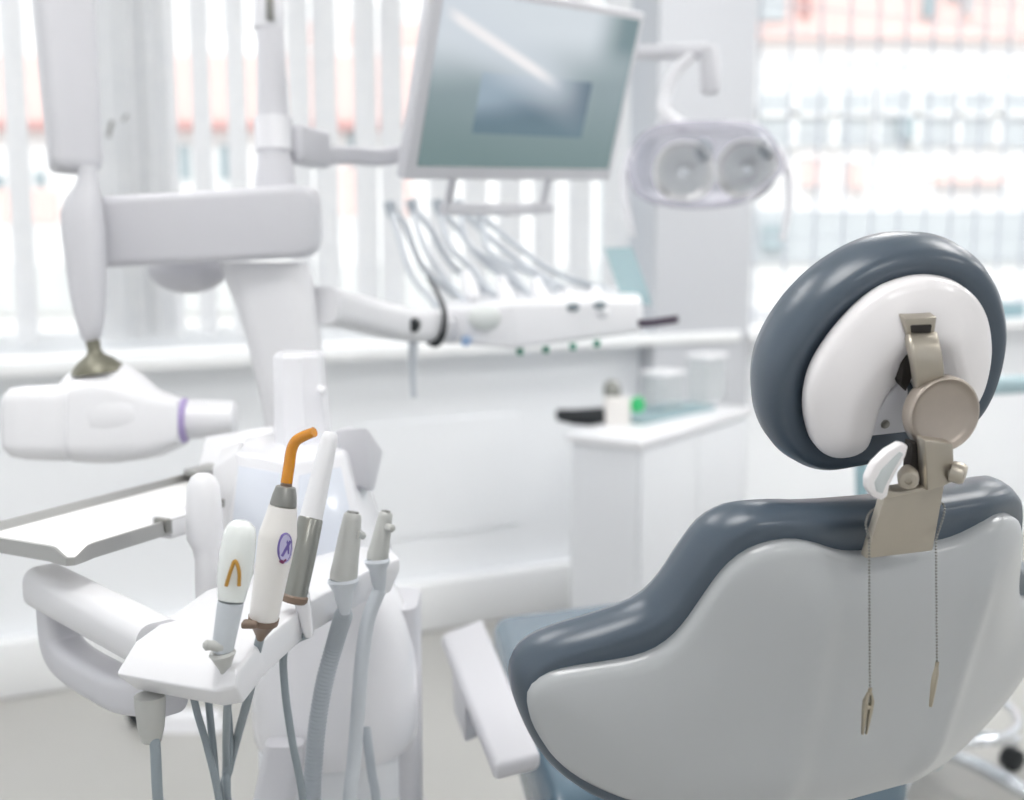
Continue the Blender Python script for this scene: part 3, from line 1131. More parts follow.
# straight scaler with steel sleeve
st = thing('straight_handpiece', 'straight white handpiece with a grey steel lower sleeve, right of the curing light', 'handpiece', P(298, 640, 1.17))
b = new(); rod(b, axis_rod((311, 518), (331, 432), [(0, 23), (0.5, 20), (0.9, 17), (0.97, 15), (1, 10)], 1.17, 1.18)); obj('white_tube', b, M['plastic'], st)
b = new(); rod(b, axis_rod((294, 598), (311, 517), [(0, 21), (0.03, 25), (0.5, 26), (0.97, 25), (1, 22)], 1.16, 1.17)); obj('steel_sleeve', b, M['tool_steel'], st)
b = new(); rod(b, axis_rod((293, 602), (295, 594), [(0, 24), (0.3, 28), (0.8, 28), (1, 25)], 1.16, 1.16)); obj('sleeve_rim', b, M['brown'], st)
b = new(); rod(b, axis_rod((309, 636), (301, 594), [(0, 8), (0.15, 11), (0.6, 15), (1, 17)], 1.18, 1.165)); obj('holder_cup', b, M['lilac'], st)
b = new(); tube(b, [P(309, 634, 1.18), P(296, 640, 1.2), P(284, 652, 1.215), P(285, 690, 1.22), P(292, 740, 1.23), P(303, 800, 1.25), P(312, 900, 1.29), P(318, 1040, 1.36)], 0.0040, 10); obj('hose', b, M['hose_dark'], st)

# two suction tips
sx = thing('suction_handpiece', 'larger grey suction handpiece with a ribbed corrugated hose', 'suction handpiece', P(344, 615, 1.2150))
b = new(); rod(b, axis_rod((343, 580), (353, 513), [(0, 27), (0.1, 28), (0.25, 26), (0.6, 23), (0.9, 19), (0.97, 18), (1, 15)], 1.2150, 1.2150)); sb = obj('tapered_body', b, M['tool_grey'], sx)
b = new(); rod(b, axis_rod((352.7, 515), (353.2, 511.5), [(0, 13), (1, 12)], 1.2150, 1.2150), 20); obj('mouth', b, M['steel'], sb)
b = new(); rod(b, axis_rod((356, 534), (364, 536), [(0, 10), (0.8, 8), (1, 4)], 1.2080, 1.236), 14); obj('valve_nub', b, M['tool_grey'], sb)
b = new(); rod(b, axis_rod((345, 614), (343, 578), [(0, 9), (0.2, 14), (0.6, 20), (0.85, 29), (0.92, 31), (1, 28)], 1.2200, 1.2150)); obj('flange_cone', b, M['hose_pale'], sx)
b = new()
cpts = catmull([P(345, 610, 1.2200), P(336, 640, 1.262), P(325, 680, 1.27), P(318, 720, 1.275), P(314, 760, 1.28), P(312, 800, 1.285), P(313, 900, 1.31), P(320, 1040, 1.36)], 24)
q = resample_open(cpts, 0.0011)
fr = frames(q)
rings = []
for i, (p, (x, y)) in enumerate(zip(q, fr)):
    rad = (0.0089 if i > 8 else 0.0055 + 0.0004 * i) + (0.0008 if (i // 2) % 2 else -0.0003)
    rings.append([p + x * rad * math.cos(2 * math.pi * k / 16) + y * rad * math.sin(2 * math.pi * k / 16) for k in range(16)])
ring_loft(b, rings)
obj('corrugated_hose', b, M['hose'], sx, angle=80)
sy = thing('suction_handpiece', 'smaller grey suction handpiece with a smooth hose at the far end of the holder', 'suction handpiece', P(378, 590, 1.2850))
b = new(); rod(b, axis_rod((377, 560), (386, 512), [(0, 21), (0.1, 22), (0.4, 19), (0.9, 15), (0.97, 14), (1, 11)], 1.2850, 1.2850)); sb = obj('tapered_body', b, M['tool_grey'], sy)
b = new(); rod(b, axis_rod((385.8, 513.5), (386.2, 510.5), [(0, 10), (1, 9)], 1.2850, 1.2850), 20); obj('mouth', b, M['steel'], sb)
b = new(); rod(b, axis_rod((387, 527), (394, 529), [(0, 9), (0.8, 8), (1, 4)], 1.2800, 1.2750), 14); obj('valve_nub', b, M['tool_grey'], sb)
b = new(); rod(b, axis_rod((380, 594), (377, 558), [(0, 8), (0.3, 14), (0.7, 18), (0.85, 24), (0.92, 26), (1, 22)], 1.2900, 1.2850)); obj('flange_cone', b, M['hose_pale'], sy)
b = new(); tube(b, [P(379, 590, 1.2900), P(368, 620, 1.2900), P(362, 660, 1.2900), P(358, 710, 1.2900), P(354, 760, 1.2900), P(350, 800, 1.2900), P(346, 900, 1.34), P(340, 1040, 1.37)], 0.0078, 14); obj('hose', b, M['hose_pale'], sy)

# ------------------------------------------------------------------ CUSPIDOR UNIT behind the holder
CD = 1.53
cc = P(335, 640, CD)
cc.z = 0
cu = thing('cuspidor_unit', 'white rounded cuspidor unit standing on the floor behind the instrument holder', 'dental unit', cc)


def at_z(py, d=CD):
    return P(335, py, d).z


b = new()
s = px2m(1, CD)
lathe(b, V((cc.x, cc.y, 0)), Z_, [(60 * s, at_z(750)), (78 * s, at_z(744)), (82 * s, at_z(736)), (83.5 * s, at_z(715)), (83 * s, at_z(680)), (80 * s, at_z(645)), (74 * s, at_z(615)), (64 * s, at_z(590)), (50 * s, at_z(572)), (30 * s, at_z(560))], 56)
obj('upper_housing', b, M['lilac'], cu)
b = new()
rings = []
for z, w, dp in ((0.0, 0.205, 0.24), (0.04, 0.18, 0.20), (at_z(800), 0.175, 0.19), (at_z(742), 0.175, 0.19)):
    rings.append(rrect(V((cc.x - 0.006, cc.y + 0.02, z)), X_, Y_, w, dp, 0.04))
ring_loft(b, rings)
obj('column', b, M['cab'], cu)
b = new()
c2 = V((cc.x + 0.078, cc.y + 0.03, 0))
ring_loft(b, [rrect(V((c2.x, c2.y, z)), X_, Y_, 0.055, 0.10, 0.02) for z in (0.03, at_z(700), at_z(620), at_z(604))])
obj('side_cover', b, M['gray_plastic'], cu)
b = new()
slab(b, rrect(P(285, 742, CD - 0.11), X_, Y_, 0.045, 0.03, 0.01), rrect(P(262, 800, CD - 0.11) + V((0.015, 0, 0)), X_, Y_, 0.05, 0.03, 0.01))
obj('front_rib', b, M['gray_plastic'], cu)
# faceted head
b = new()


def headpt(px, py, dd):
    return P(px, py, CD + dd)


t_ = [headpt(234, 452, -0.05), headpt(292, 462, -0.09), headpt(345, 452, -0.05), headpt(352, 432, 0.04), headpt(300, 428, 0.10), headpt(244, 436, 0.06)]
b_ = [headpt(222, 560, -0.07), headpt(286, 592, -0.12), headpt(372, 585, -0.07), headpt(394, 552, 0.05), headpt(320, 545, 0.12), headpt(240, 540, 0.08)]
slab(b, t_, b_, 0.008, 3)
obj('control_head', b, M['lilac'], cu, angle=40)
for i0, i1, mm in ((1, 2, 'panel_blue'), (0, 1, 'panel_blue')):
    quad = [t_[i0], t_[i1], b_[i1], b_[i0]]
    qc = sum(quad, V((0, 0, 0))) / 4
    qn = (t_[i1] - t_[i0]).cross(b_[i0] - t_[i0]).normalized()
    if qn.dot(EYE - qc) < 0:
        qn = -qn
    quad = [p + (qc - p) * 0.22 for p in quad]
    b = new(); slab(b, [p + qn * 0.002 for p in quad], [p - qn * 0.003 for p in quad], 0.001)
    obj('control_panel', b, M[mm], cu)
b = new()
slab(b, [headpt(335, 430, -0.04), headpt(368, 427, -0.03), headpt(384, 452, 0.02), headpt(350, 425, 0.06)],
     [headpt(340, 478, -0.03), headpt(370, 492, -0.02), headpt(374, 492, 0.02), headpt(352, 470, 0.06)], 0.004, 2)
obj('head_cap', b, M['gray_plastic'], cu, angle=40)
b = new()
slab(b, [headpt(212, 468, -0.03), headpt(236, 452, -0.055), headpt(243, 440, 0.0), headpt(222, 448, 0.03)],
     [headpt(216, 560, -0.05), headpt(258, 600, -0.09), headpt(262, 560, 0.0), headpt(226, 545, 0.02)], 0.004, 2)
obj('side_facet', b, M['plastic'], cu, angle=40)
b = new(); box(b, P(222, 503, CD - 0.075), X_, Y_, Z_, (0.006, 0.006, 0.01), 0.001); obj('catch', b, M['steel'], cu)
# tall cup filler
b = new()
tw = px2m(26, CD + 0.02)
rings = []
for px, py, w in ((306, 470, 1.12), (303, 430, 1.08), (300, 380, 1.0), (299, 356, 0.98), (299, 352, 0.85)):
    c = P(px, py, CD + 0.02)
    rings.append([c + X_ * (tw * w * math.cos(R(a))) + Y_ * (tw * w * math.sin(R(a))) for a in (15, 60, 105, 150, 195, 240, 285, 330)])
ring_loft(b, rings)
obj('cup_filler', b, M['lilac'], cu, angle=25)
b = new(); rod(b, axis_rod((318, 389), (326, 392), [(0, 10), (0.8, 9), (1, 4)], CD - 0.01, CD - 0.012), 14); obj('filler_nozzle', b, M['white'], cu)
b = new(); tube(b, [P(366, 728, CD - 0.12), P(368, 745, CD - 0.13), P(372, 775, CD - 0.13), P(376, 800, CD - 0.13), P(380, 880, CD - 0.12), P(372, 1040, CD - 0.1)], 0.0055, 10); obj('drain_hose', b, M['hose'], cu)

# ------------------------------------------------------------------ instrument tray on its arm
TZ = 1.03
tr = thing('instrument_tray', 'white rectangular instrument tray with grey metal rim and a corner pouring lip', 'tray', Pz(180, 520, TZ - 0.05))
ta, tb = Pz(70, 550, TZ), Pz(214, 507, TZ)
tu = (tb - ta).normalized()
tv = V((-tu.y, tu.x, 0))
if tv.x > 0:
    tv = -tv
q = Pz(100, 488, TZ) - ta
wid = abs(q.dot(tv))
q = Pz(208, 468, TZ) - ta
wid = abs(q.dot(tv))
ln = q.dot(tu) * 0.97
lf = (Pz(205, 511, TZ) - ta).dot(tu)
c_ = [ta, ta + tu * lf, ta + tu * ln + tv * wid, ta + tv * wid]
lipd = -(tu + tv * 0.9).normalized()
ring0 = []
ringo = [ta + tv * 0.030, ta + tv * 0.022 + lipd * 0.004, ta + lipd * 0.006 + tv * 0.006, ta + lipd * 0.006 + tu * 0.006, ta + tu * 0.022 + lipd * 0.004, ta + tu * 0.030, c_[1] - tu * 0.012, c_[1] + tv * 0.012,
         c_[2] - tv * 0.012, c_[2] - tu * 0.012, c_[3] + tu * 0.012, c_[3] - tv * 0.012]
ctr = sum(c_, V((0, 0, 0))) / 4


def shrink(p, k):
    d = (p - ctr)
    return p - d.normalized() * k


def rimz(i):
    return -0.008 if i in (2, 3) else 0.0


b = new()
out_top = [p + Z_ * rimz(i) for i, p in enumerate(ringo)]
out_bot = [p - Z_ * 0.016 for p in ringo]
in_top = [shrink(p, 0.005) + Z_ * rimz(i) for i, p in enumerate(ringo)]
in_bot = [shrink(p, 0.012) - Z_ * 0.010 for p in ringo]
ring_loft(b, [in_bot, in_top, out_top, out_bot], False, False)
rim_o = obj('rim', b, M['tray_rim'], tr, angle=40)
b = new()
ring_loft(b, [[shrink(p, 0.004) - Z_ * 0.0155 for p in ringo], [shrink(p, 0.011) - Z_ * 0.0095 for p in ringo]])
obj('tray_plate', b, M['tray'], tr)
b = new()
jm = Pz(165, 526, TZ - 0.010)
box(b, jm + tu * 0.022, tu, tv, Z_, (0.06, 0.03, 0.026), 0.005)
obj('clamp', b, M['plastic'], tr)
b = new(); box(b, Pz(165, 524, TZ - 0.005) - tu * 0.004, tu, tv, Z_, (0.008, 0.020, 0.016), 0.002); obj('clamp_screw', b, M['steel'], tr)
dk = (Pz(203, 530, TZ) - EYE).dot(FWD)
b = new()
rod(b, [(P(208, 604, dk), px2m(12, dk)), (P(208, 560, dk), px2m(13, dk)), (P(207, 548, dk), px2m(14, dk)), (P(205, 538, dk), px2m(18, dk)), (P(204, 505, dk), px2m(17.5, dk)), (P(203, 486, dk), px2m(16, dk)), (P(203, 477, dk), px2m(12, dk)), (P(203, 473, dk), px2m(6, dk))])
obj('pivot_post', b, M['plastic'], tr)
b = new(); box(b, Pz(203, 470, TZ + 0.004), tu, tv, Z_, (0.05, 0.025, 0.010), 0.003); obj('rear_clip', b, M['tray_rim'], tr)
b = new()
slab(b, [P(196, 478, 1.62), P(268, 470, 1.6), P(275, 425, 1.66), P(205, 436, 1.7)], [P(196, 486, 1.62), P(268, 479, 1.6), P(275, 434, 1.66), P(205, 443, 1.7)], 0.003)
obj('cuspidor_ledge', b, M['plastic'], cu)

# ------------------------------------------------------------------ X-RAY UNIT hanging from above left
XD = 1.80
xr = thing('dental_x_ray_unit', 'white dental X-ray head hanging from a swivel arm at the left', 'X-ray unit', P(85, 460, XD))
b = new()
XA = (RGT * 0.97 + Y_ * 0.10).normalized()
rings = []
for px, y0, y1, dp in ((11, 398, 446, 0.05), (13, 392, 452, 0.075), (19, 387, 457, 0.088), (33, 385, 460, 0.092), (56, 384, 461, 0.094), (75, 384, 461, 0.094), (76.5, 386, 458, 0.090), (79, 386, 458, 0.090), (80.5, 379, 462, 0.096),
                       (100, 373, 464, 0.098), (125, 375, 463, 0.098), (145, 383, 460, 0.092), (158, 390, 457, 0.086), (172, 395, 451, 0.08), (184, 399, 445, 0.07)):
    dd = XD + (px - 85) * 0.0002
    c = P(px, (y0 + y1) / 2, dd)
    hh = px2m(y1 - y0, dd)
    rings.append(rrect(c, FWD, UPV, dp * 1.1, hh * 0.97, hh * 0.22, 6))
ring_loft(b, rings)
tube_head = obj('tube_head', b, M['white'], xr, angle=50)
b = new()
rings = []
for px, y0, y1 in ((183, 398, 444), (190, 399, 439), (225, 400, 437), (234, 401, 436), (236, 404, 433)):
    c = P(px, (y0 + y1) / 2, XD + 0.03)
    r = px2m(y1 - y0, XD) / 2
    rings.append([c + FWD * (r * math.cos(2 * math.pi * k / 28)) + UPV * (r * math.sin(2 * math.pi * k / 28)) for k in range(28)])
ring_loft(b, rings)
obj('cone', b, M['white'], xr)
b = new()
rings = []
for px, y0, y1 in ((183, 400, 441), (184, 398, 443), (187, 399, 441), (188, 401, 439)):
    c = P(px, (y0 + y1) / 2, XD + 0.02)
    r = px2m(y1 - y0, XD) / 2 * 1.03
    rings.append([c + FWD * (r * math.cos(2 * math.pi * k / 28)) + UPV * (r * math.sin(2 * math.pi * k / 28)) for k in range(28)])
ring_loft(b, rings)
obj('purple_ring', b, M['purple'], xr)
b = new()
pc = P(102, 396, XD)
s = px2m(1, XD)
pa = (Z_ + RGT * -0.12).normalized()
lathe(b, pc, pa, [(50 * s, -40 * s), (60 * s, -22 * s), (59 * s, -8 * s), (52 * s, 4 * s), (43 * s, 15 * s), (33 * s, 24 * s), (27 * s, 28 * s)], 40)
for v in b.verts:
    k_ = (v.co - pc).dot(FWD)
    v.co -= FWD * (k_ * 0.40)
obj('pivot_housing', b, M['white'], xr)
b = new()
lathe(b, pc, pa, [(26 * s, 24 * s), (24 * s, 30 * s), (17 * s, 37 * s), (9 * s, 42 * s), (6.5 * s, 46 * s), (7 * s, 56 * s)], 32)
obj('pivot_cap', b, M['olive'], xr)
b = new()
rings = []
for cx_, py, w in ((91, 342, 12), (91, 335, 20), (90, 320, 27), (88, 295, 34), (86, 265, 38), (84, 235, 41), (82, 214, 40), (84, 200, 34), (87, 186, 22), (88, 174, 17), (88, 166, 17)):
    c = P(cx_, py, XD)
    r = px2m(w, XD) / 2
    rings.append(rrect(c, RGT, FWD, 2 * r, 1.7 * r, 0.7 * r, 4))
ring_loft(b, rings)
obj('yoke', b, M['gray_plastic'], xr, angle=50)
b = new()
rings = []
for cx_, py, w in ((75, 172, 50), (75, 168, 60), (75, 160, 63), (69, 80, 68), (63, 0, 72), (57, -80, 74), (40, -330, 74)):
    c = P(cx_, py, XD + 0.02)
    r = px2m(w, XD) / 2
    x = (RGT * 0.86 + FWD * 0.5).normalized(); y = (FWD * 0.86 - RGT * 0.5).normalized()
    rings.append(rrect(c, x, y, 1.55 * r, 1.35 * r, 0.28 * r, 4))
ring_loft(b, rings)
obj('arm_housing', b, M['gray_plastic'], xr, angle=45)
c = P(40, -320, XD + 0.02)
b = new(); rod(b, [(c, 0.03), (V((c.x, c.y, H_CEIL - 0.03)), 0.03), (V((c.x, c.y, H_CEIL - 0.029)), 0.09), (V((c.x, c.y, H_CEIL)), 0.09)])
obj('ceiling_mount', b, M['gray_plastic'], xr)

# ------------------------------------------------------------------ EQUIPMENT POST: column, cross beam, pole
ED = 1.98
base = P(300, 600, ED)
ep = thing('equipment_post', 'white equipment post with a slanted column, horizontal cross beam and grey pole', 'equipment post', V((base.x, base.y, 0)))
b = new()
rings = []
for x0, x1, py in ((272, 332, 1100), (270, 332, 620), (268, 329, 440), (262, 325, 400), (250, 321, 345), (240, 317, 310), (228, 312, 280), (222, 306, 262)):
    c = P((x0 + x1) / 2, py, ED)
    w = px2m(x1 - x0, ED)
    if py == 1100:
        c = V((base.x, base.y, 0.0))
    rings.append(rrect(c, RGT, Y_, w, w * 0.8, w * 0.3, 5))
ring_loft(b, rings)
obj('column', b, M['plastic'], ep, angle=50)
b = new(); slab(b, rrect(V((base.x, base.y, 0.03)), RGT, Y_, 0.26, 0.26, 0.06), rrect(V((base.x, base.y, 0.0)), RGT, Y_, 0.28, 0.28, 0.06)); obj('base_plate', b, M['plastic'], ep)
b = new()
p0, p1 = P(97, 233, ED - 0.10), P(319, 221, ED - 0.04)
d = (p1 - p0).normalized()
y = RGT.cross(Y_)
rings = []
for f, w, h in ((0.0, 0.05, 0.07), (0.01, 0.08, 0.095), (0.04, 0.09, 0.102), (0.9, 0.105, 0.108), (0.95, 0.10, 0.104), (0.985, 0.085, 0.09), (1.0, 0.06, 0.06)):
    rings.append(rrect(p0.lerp(p1, f), Y_, Z_, w * 0.95, h * 1.06, 0.014, 5))
ring_loft(b, rings)
obj('cross_beam', b, M['gray_plastic'], ep, angle=50)
b = new()
ball(b, P(188, 268, ED + 0.06), 0.06, 1.15, 0.9, 0.72, 28)
obj('swivel_cover', b, M['gray_plastic'], ep)
b = new()
pb = P(274, 195, ED)
topz = 2.35
rod(b, [(V((pb.x, pb.y, pb.z - 0.02)), px2m(20, ED)), (P(275, 178, ED), px2m(20, ED)), (P(275, 166, ED), px2m(18, ED)), (P(274, 156, ED), px2m(17, ED)), (P(271, 60, ED), px2m(14, ED)), (P(269, 0, ED), px2m(13.5, ED)), (P(262, -200, ED), px2m(13.5, ED))])
obj('pole', b, M['gray_plastic'], ep)
b = new(); rod(b, [(P(274, 152, ED), px2m(16, ED)), (P(274, 151, ED), px2m(19, ED)), (P(273, 118, ED), px2m(19, ED)), (P(273, 117, ED), px2m(15, ED))]); obj('pole_collar', b, M['lilac'], ep)
b = new(); rod(b, [(P(269, 30, ED), px2m(14.5, ED)), (P(269, 29, ED), px2m(15, ED)), (P(269, -20, ED), px2m(15, ED)), (P(268, -21, ED), px2m(13, ED))]); obj('pole_sleeve', b, M['lilac'], ep)
b = new(); box(b, P(270, 8, ED - 0.027), X_, Y_, Z_, (0.012, 0.012, 0.04), 0.003); obj('catch', b, M['steel'], ep)

# ------------------------------------------------------------------ MONITOR on its arm
mon = thing('monitor', 'tilted flat monitor with a dull teal screen on a grey arm', 'monitor', P(505, 180, 2.15))
BL = P(404, 180, 2.02)
BR = P(610, 181, 2.42)
me_ = (BR - BL); MW = me_.length; me_.normalize()
mn = me_.cross(Z_).normalized()            # towards the room
if mn.y > 0:
    mn = -mn
tau = R(16)
mup = (Z_ - me_ * Z_.dot(me_)).normalized()
mup = (mup * math.cos(tau) + mn * math.sin(tau)).normalized()
mnn = me_.cross(mup).normalized()
if mnn.dot(mn) < 0:
    mnn = -mnn
MH = 0.328


def mp(u, v, w=0.0):
    return BL + me_ * (u * MW) + mup * (v * MH) + mnn * w


b = new()
box(b, mp(0.5, 0.5, -0.0125), me_, mup, mnn, (MW, MH, 0.025), 0.006)
obj('frame', b, M['gray_plastic'], mon)
b = new(); box(b, mp(0.5, 0.5, -0.048), me_, mup, mnn, (MW * 0.6, MH * 0.6, 0.03), 0.008); obj('back_cover', b, M['gray_plastic'], mon)


def screen_mat():
    m = bpy.data.materials.new('screen_picture_reflection')
    m.use_nodes = True
    nt = m.node_tree
    bs = nt.nodes['Principled BSDF']
    bs.inputs['Base Color'].default_value = (0.02, 0.03, 0.03, 1)
    bs.inputs['Roughness'].default_value = 0.12
    tc = nt.nodes.new('ShaderNodeTexCoord')
    sp = nt.nodes.new('ShaderNodeSeparateXYZ')
    nt.links.new(tc.outputs['UV'], sp.inputs[0])

    def node(op, a, b_=None, c=None):
        n = nt.nodes.new('ShaderNodeMath')
        n.operation = op
        for i, q in enumerate((a, b_, c)):
            if q is None:
                continue
            if isinstance(q, (int, float)):
                n.inputs[i].default_value = q
            else:
                nt.links.new(q, n.inputs[i])
        return n.outputs[0]

    def mix(f, a, b_):
        n = nt.nodes.new('ShaderNodeMix')
        n.data_type = 'RGBA'
        nt.links.new(f, n.inputs[0])
        for i, q in ((6, a), (7, b_)):
            if isinstance(q, tuple):
                n.inputs[i].default_value = q
            else:
                nt.links.new(q, n.inputs[i])
        return n.outputs[2]

    def ss(x, lo, hi):
        n = nt.nodes.new('ShaderNodeMapRange')
        n.interpolation_type = 'SMOOTHSTEP'
        n.inputs[1].default_value = lo
        n.inputs[2].default_value = hi
        nt.links.new(x, n.inputs[0])
        return n.outputs[0]
    U, W = sp.outputs[0], sp.outputs[1]
    # desktop picture: dull teal ground, paler top, dark window; reflected streak and its glow painted into the emission
    base = mix(ss(W, 0.0, 0.6), srgb(118, 140, 142), srgb(146, 162, 168))
    up = node('ADD', W, node('MULTIPLY', U, -0.15))
    base = mix(ss(up, 0.40, 0.78), base, srgb(222, 229, 236))
    corner = node('SUBTRACT', node('ADD', W, U), 0)
    base = mix(node('MULTIPLY', ss(U, 0.72, 0.95), ss(W, 0.55, 0.85)), base, srgb(118, 140, 146))
    inx = node('MULTIPLY', node('GREATER_THAN', U, 0.225), node('LESS_THAN', U, 0.80))
    iny = node('MULTIPLY', node('GREATER_THAN', W, 0.205), node('LESS_THAN', W, 0.57))
    fade = ss(node('ADD', node('MULTIPLY', U, 1.0), node('MULTIPLY', W, -1.1)), -0.25, 0.25)
    dlg = mix(fade, srgb(158, 176, 192), srgb(86, 108, 126))
    dlg = mix(ss(W, 0.42, 0.24), dlg, srgb(100, 124, 138))
    base = mix(node('MULTIPLY', inx, iny), base, dlg)
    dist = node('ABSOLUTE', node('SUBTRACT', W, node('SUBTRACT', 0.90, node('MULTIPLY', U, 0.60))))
    refl_streak = node('MULTIPLY', ss(dist, 0.055, 0.01), node('MULTIPLY', ss(U, 0.66, 0.46), ss(U, 0.0, 0.1)))
    refl_glow = node('MULTIPLY', ss(dist, 0.28, 0.0), ss(U, 0.85, 0.5))
    base = mix(node('MULTIPLY', refl_glow, 0.8), base, srgb(218, 225, 234))
    base = mix(refl_streak, base, srgb(255, 252, 254))
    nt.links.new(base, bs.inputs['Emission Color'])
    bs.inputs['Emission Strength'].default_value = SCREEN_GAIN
    return m


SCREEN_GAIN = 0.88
b = new()
mu0, mu1, mv0, mv1 = 0.042, 0.972, 0.075, 0.955
vs = [b.verts.new(mp(u, v, 0.0015)) for u, v in ((mu0, mv0), (mu1, mv0), (mu1, mv1), (mu0, mv1))]
f = b.faces.new(vs)
uvl = b.loops.layers.uv.new('UVMap')
for l, uv in zip(f.loops, ((0, 0), (1, 0), (1, 1), (0, 1))):
    l[uvl].uv = uv
if f.normal.dot(mnn) < 0:
    pass
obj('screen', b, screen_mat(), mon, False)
# grab rail below
b = new()
tube(b, [mp(0.24, 0.0, -0.02), mp(0.24, -0.17, -0.02)], 0.008, 12, 1)
tube(b, [mp(0.70, 0.0, -0.02), mp(0.70, -0.175, -0.02)], 0.006, 12, 1)
beam(b, [mp(0.22, -0.175, -0.02), mp(0.5, -0.185, -0.02), mp(0.74, -0.18, -0.02)], 0.018, 0.022, 0.006, 4)
obj('grab_rail', b, M['gray_plastic'], mon)
b = new()
p0 = P(285, 142, ED); p1 = P(318, 150, ED + 0.08); p2 = P(330, 156, ED + 0.1); p3 = mp(0.5, 0.35, -0.07)
box(b, p0.lerp(p1, 0.6), (p1 - p0).normalized(), (p1 - p0).normalized().cross(Z_).normalized() * -1, Z_, (0.085, 0.05, 0.062), 0.008)
beam(b, [P(312, 156, ED + 0.06), P(350, 155, ED + 0.14), P(400, 154, ED + 0.24), p3], 0.03, 0.032, 0.008, 4)
obj('arm', b, M['gray_plastic'], mon)

# ------------------------------------------------------------------ DELIVERY UNIT with whip arms
DD = 2.42
du = thing('delivery_unit', 'white dentist delivery unit with curved whip arms below the monitor', 'dental unit', P(540, 345, DD))
b = new()
T = [P(440, 306, DD - 0.06), P(512, 303, DD - 0.12), P(642, 298, DD - 0.04), P(640, 286, DD + 0.20), P(470, 290, DD + 0.2)]
Bq = [P(443, 343, DD - 0.06), P(512, 351, DD - 0.11), P(644, 333, DD - 0.04), P(640, 318, DD + 0.20), P(470, 320, DD + 0.2)]
slab(b, T, Bq, 0.012, 3)
obj('body', b, M['white'], du, angle=50)
b = new()
beam(b, [P(318, 305, ED + 0.01), P(350, 312, ED + 0.12), P(400, 324, DD - 0.2), P(446, 328, DD - 0.03)], 0.075, 0.062, 0.02, 4)
obj('swing_arm', b, M['plastic'], du, angle=50)
whips = [((390, 208), (405, 225), (425, 270), (470, 305)), ((412, 206), (430, 228), (455, 268), (505, 304)), ((438, 206), (455, 225), (485, 262), (540, 300)),
         ((458, 206), (480, 228), (520, 262), (580, 298)), ((480, 214), (510, 240), (555, 272), (612, 292))]
for i, w in enumerate(whips):
    b = new()
    dd = DD + 0.10 + 0.02 * i
    tube(b, [P(x, y, dd) for x, y in w], [0.008, 0.007, 0.007, 0.010], 10, 6)
    wa = obj('whip_arm', b, M['hose_pale'], du)
    b = new(); x, y = w[0]
    rod(b, [(P(x + 2, y + 10, dd), 0.008), (P(x, y - 2, dd), 0.013), (P(x - 1, y - 6, dd), 0.012)], 14); obj('hose_guide', b, M['hose'] if i < 3 else M['hose_pale'], wa)
    b = new()
    x1, y1 = w[2]
    tube(b, [P(x + 2, y + 6, dd - 0.02), P(x + 12, y + 40, dd - 0.06), P(x1 - 12, y1 + 8, dd - 0.08), P(x1 + 12, y1 + 36, dd - 0.12)], 0.0065, 8, 6); obj('hose', b, M['hose_pale'], wa)
for x, y in ((470, 288), (505, 294), (540, 296), (572, 306), (599, 304)):
    b = new()
    rod(b, [(P(x - 4, y - 14, DD + 0.02), 0.012), (P(x, y, DD - 0.02), 0.016), (P(x + 3, y + 8, DD - 0.06), 0.014), (P(x + 4, y + 11, DD - 0.07), 0.008)], 16)
    hh = obj('handpiece_rest', b, M['white'], du)
    if x > 560:
        b = new(); ball(b, P(x + 1, y + 1, DD - 0.085), 0.011, 1.2, 0.5, 0.8, 12); obj('socket', b, M['hose_dark'], hh)
for x, y in ((486, 318),):
    b = new(); ball(b, P(x, y, DD - 0.1), 0.03, 1.2, 0.5, 0.8, 16); obj('button_pad', b, M['tool_clear'], du)
for x, y in ((520, 351), (546, 349), (573, 346), (597, 343)):
    b = new(); lathe(b, P(x, y - 3, DD - 0.07), -Z_, [(0.006, 0), (0.007, 0.004), (0.007, 0.012), (0.004, 0.014)], 12); obj('coupling', b, M['green_dot'], du)
b = new(); lathe(b, P(466, 341, DD - 0.09), V((0, -1, 0)), [(0.010, -0.01), (0.010, 0.006), (0.006, 0.008)], 16); obj('blue_button', b, mat('blue_button', srgb(150, 176, 210), 0.4, noise=0.02), du)
b = new(); lathe(b, P(413, 325, 2.195), V((0, -1, 0)), [(0.013, -0.03), (0.014, 0.004), (0.010, 0.010)], 16); obj('arm_knob', b, M['black'], du)
b = new(); tube(b, [P(428, 278, DD - 0.05), P(436, 290, DD - 0.10), P(444, 310, DD - 0.13), P(444, 330, DD - 0.14), P(437, 343, DD - 0.14), P(428, 340, DD - 0.14), P(420, 334, DD - 0.14)], [0.003, 0.004, 0.005, 0.006, 0.008, 0.007, 0.005], 10, 6); obj('cable_loop', b, M['black'], du)
b = new(); tube(b, [P(414, 332, DD - 0.17), P(413, 350, DD - 0.17), P(413, 380, DD - 0.17), P(414, 398, DD - 0.17)], [0.010, 0.009, 0.007, 0.006], 10, 6); obj('hanging_tube', b, M['hose_pale'], du)
b = new()
slab(b, [P(604, 248, DD + 0.14), P(632, 247, DD + 0.14), P(650, 296, DD + 0.05), P(652, 306, DD + 0.04), P(622, 300, DD + 0.05)],
     [P(604, 248, DD + 0.15), P(632, 247, DD + 0.15), P(650, 296, DD + 0.06), P(652, 306, DD + 0.05), P(622, 300, DD + 0.06)], 0.0)
obj('film_viewer', b, M['tealglass'], du, False)
b = new(); beam(b, [P(634, 323, DD - 0.03), P(648, 323, DD - 0.04), P(664, 321, DD - 0.05), P(678, 319, DD - 0.06)], 0.02, 0.016, 0.006, 4); obj('side_grip', b, M['plum'], du)

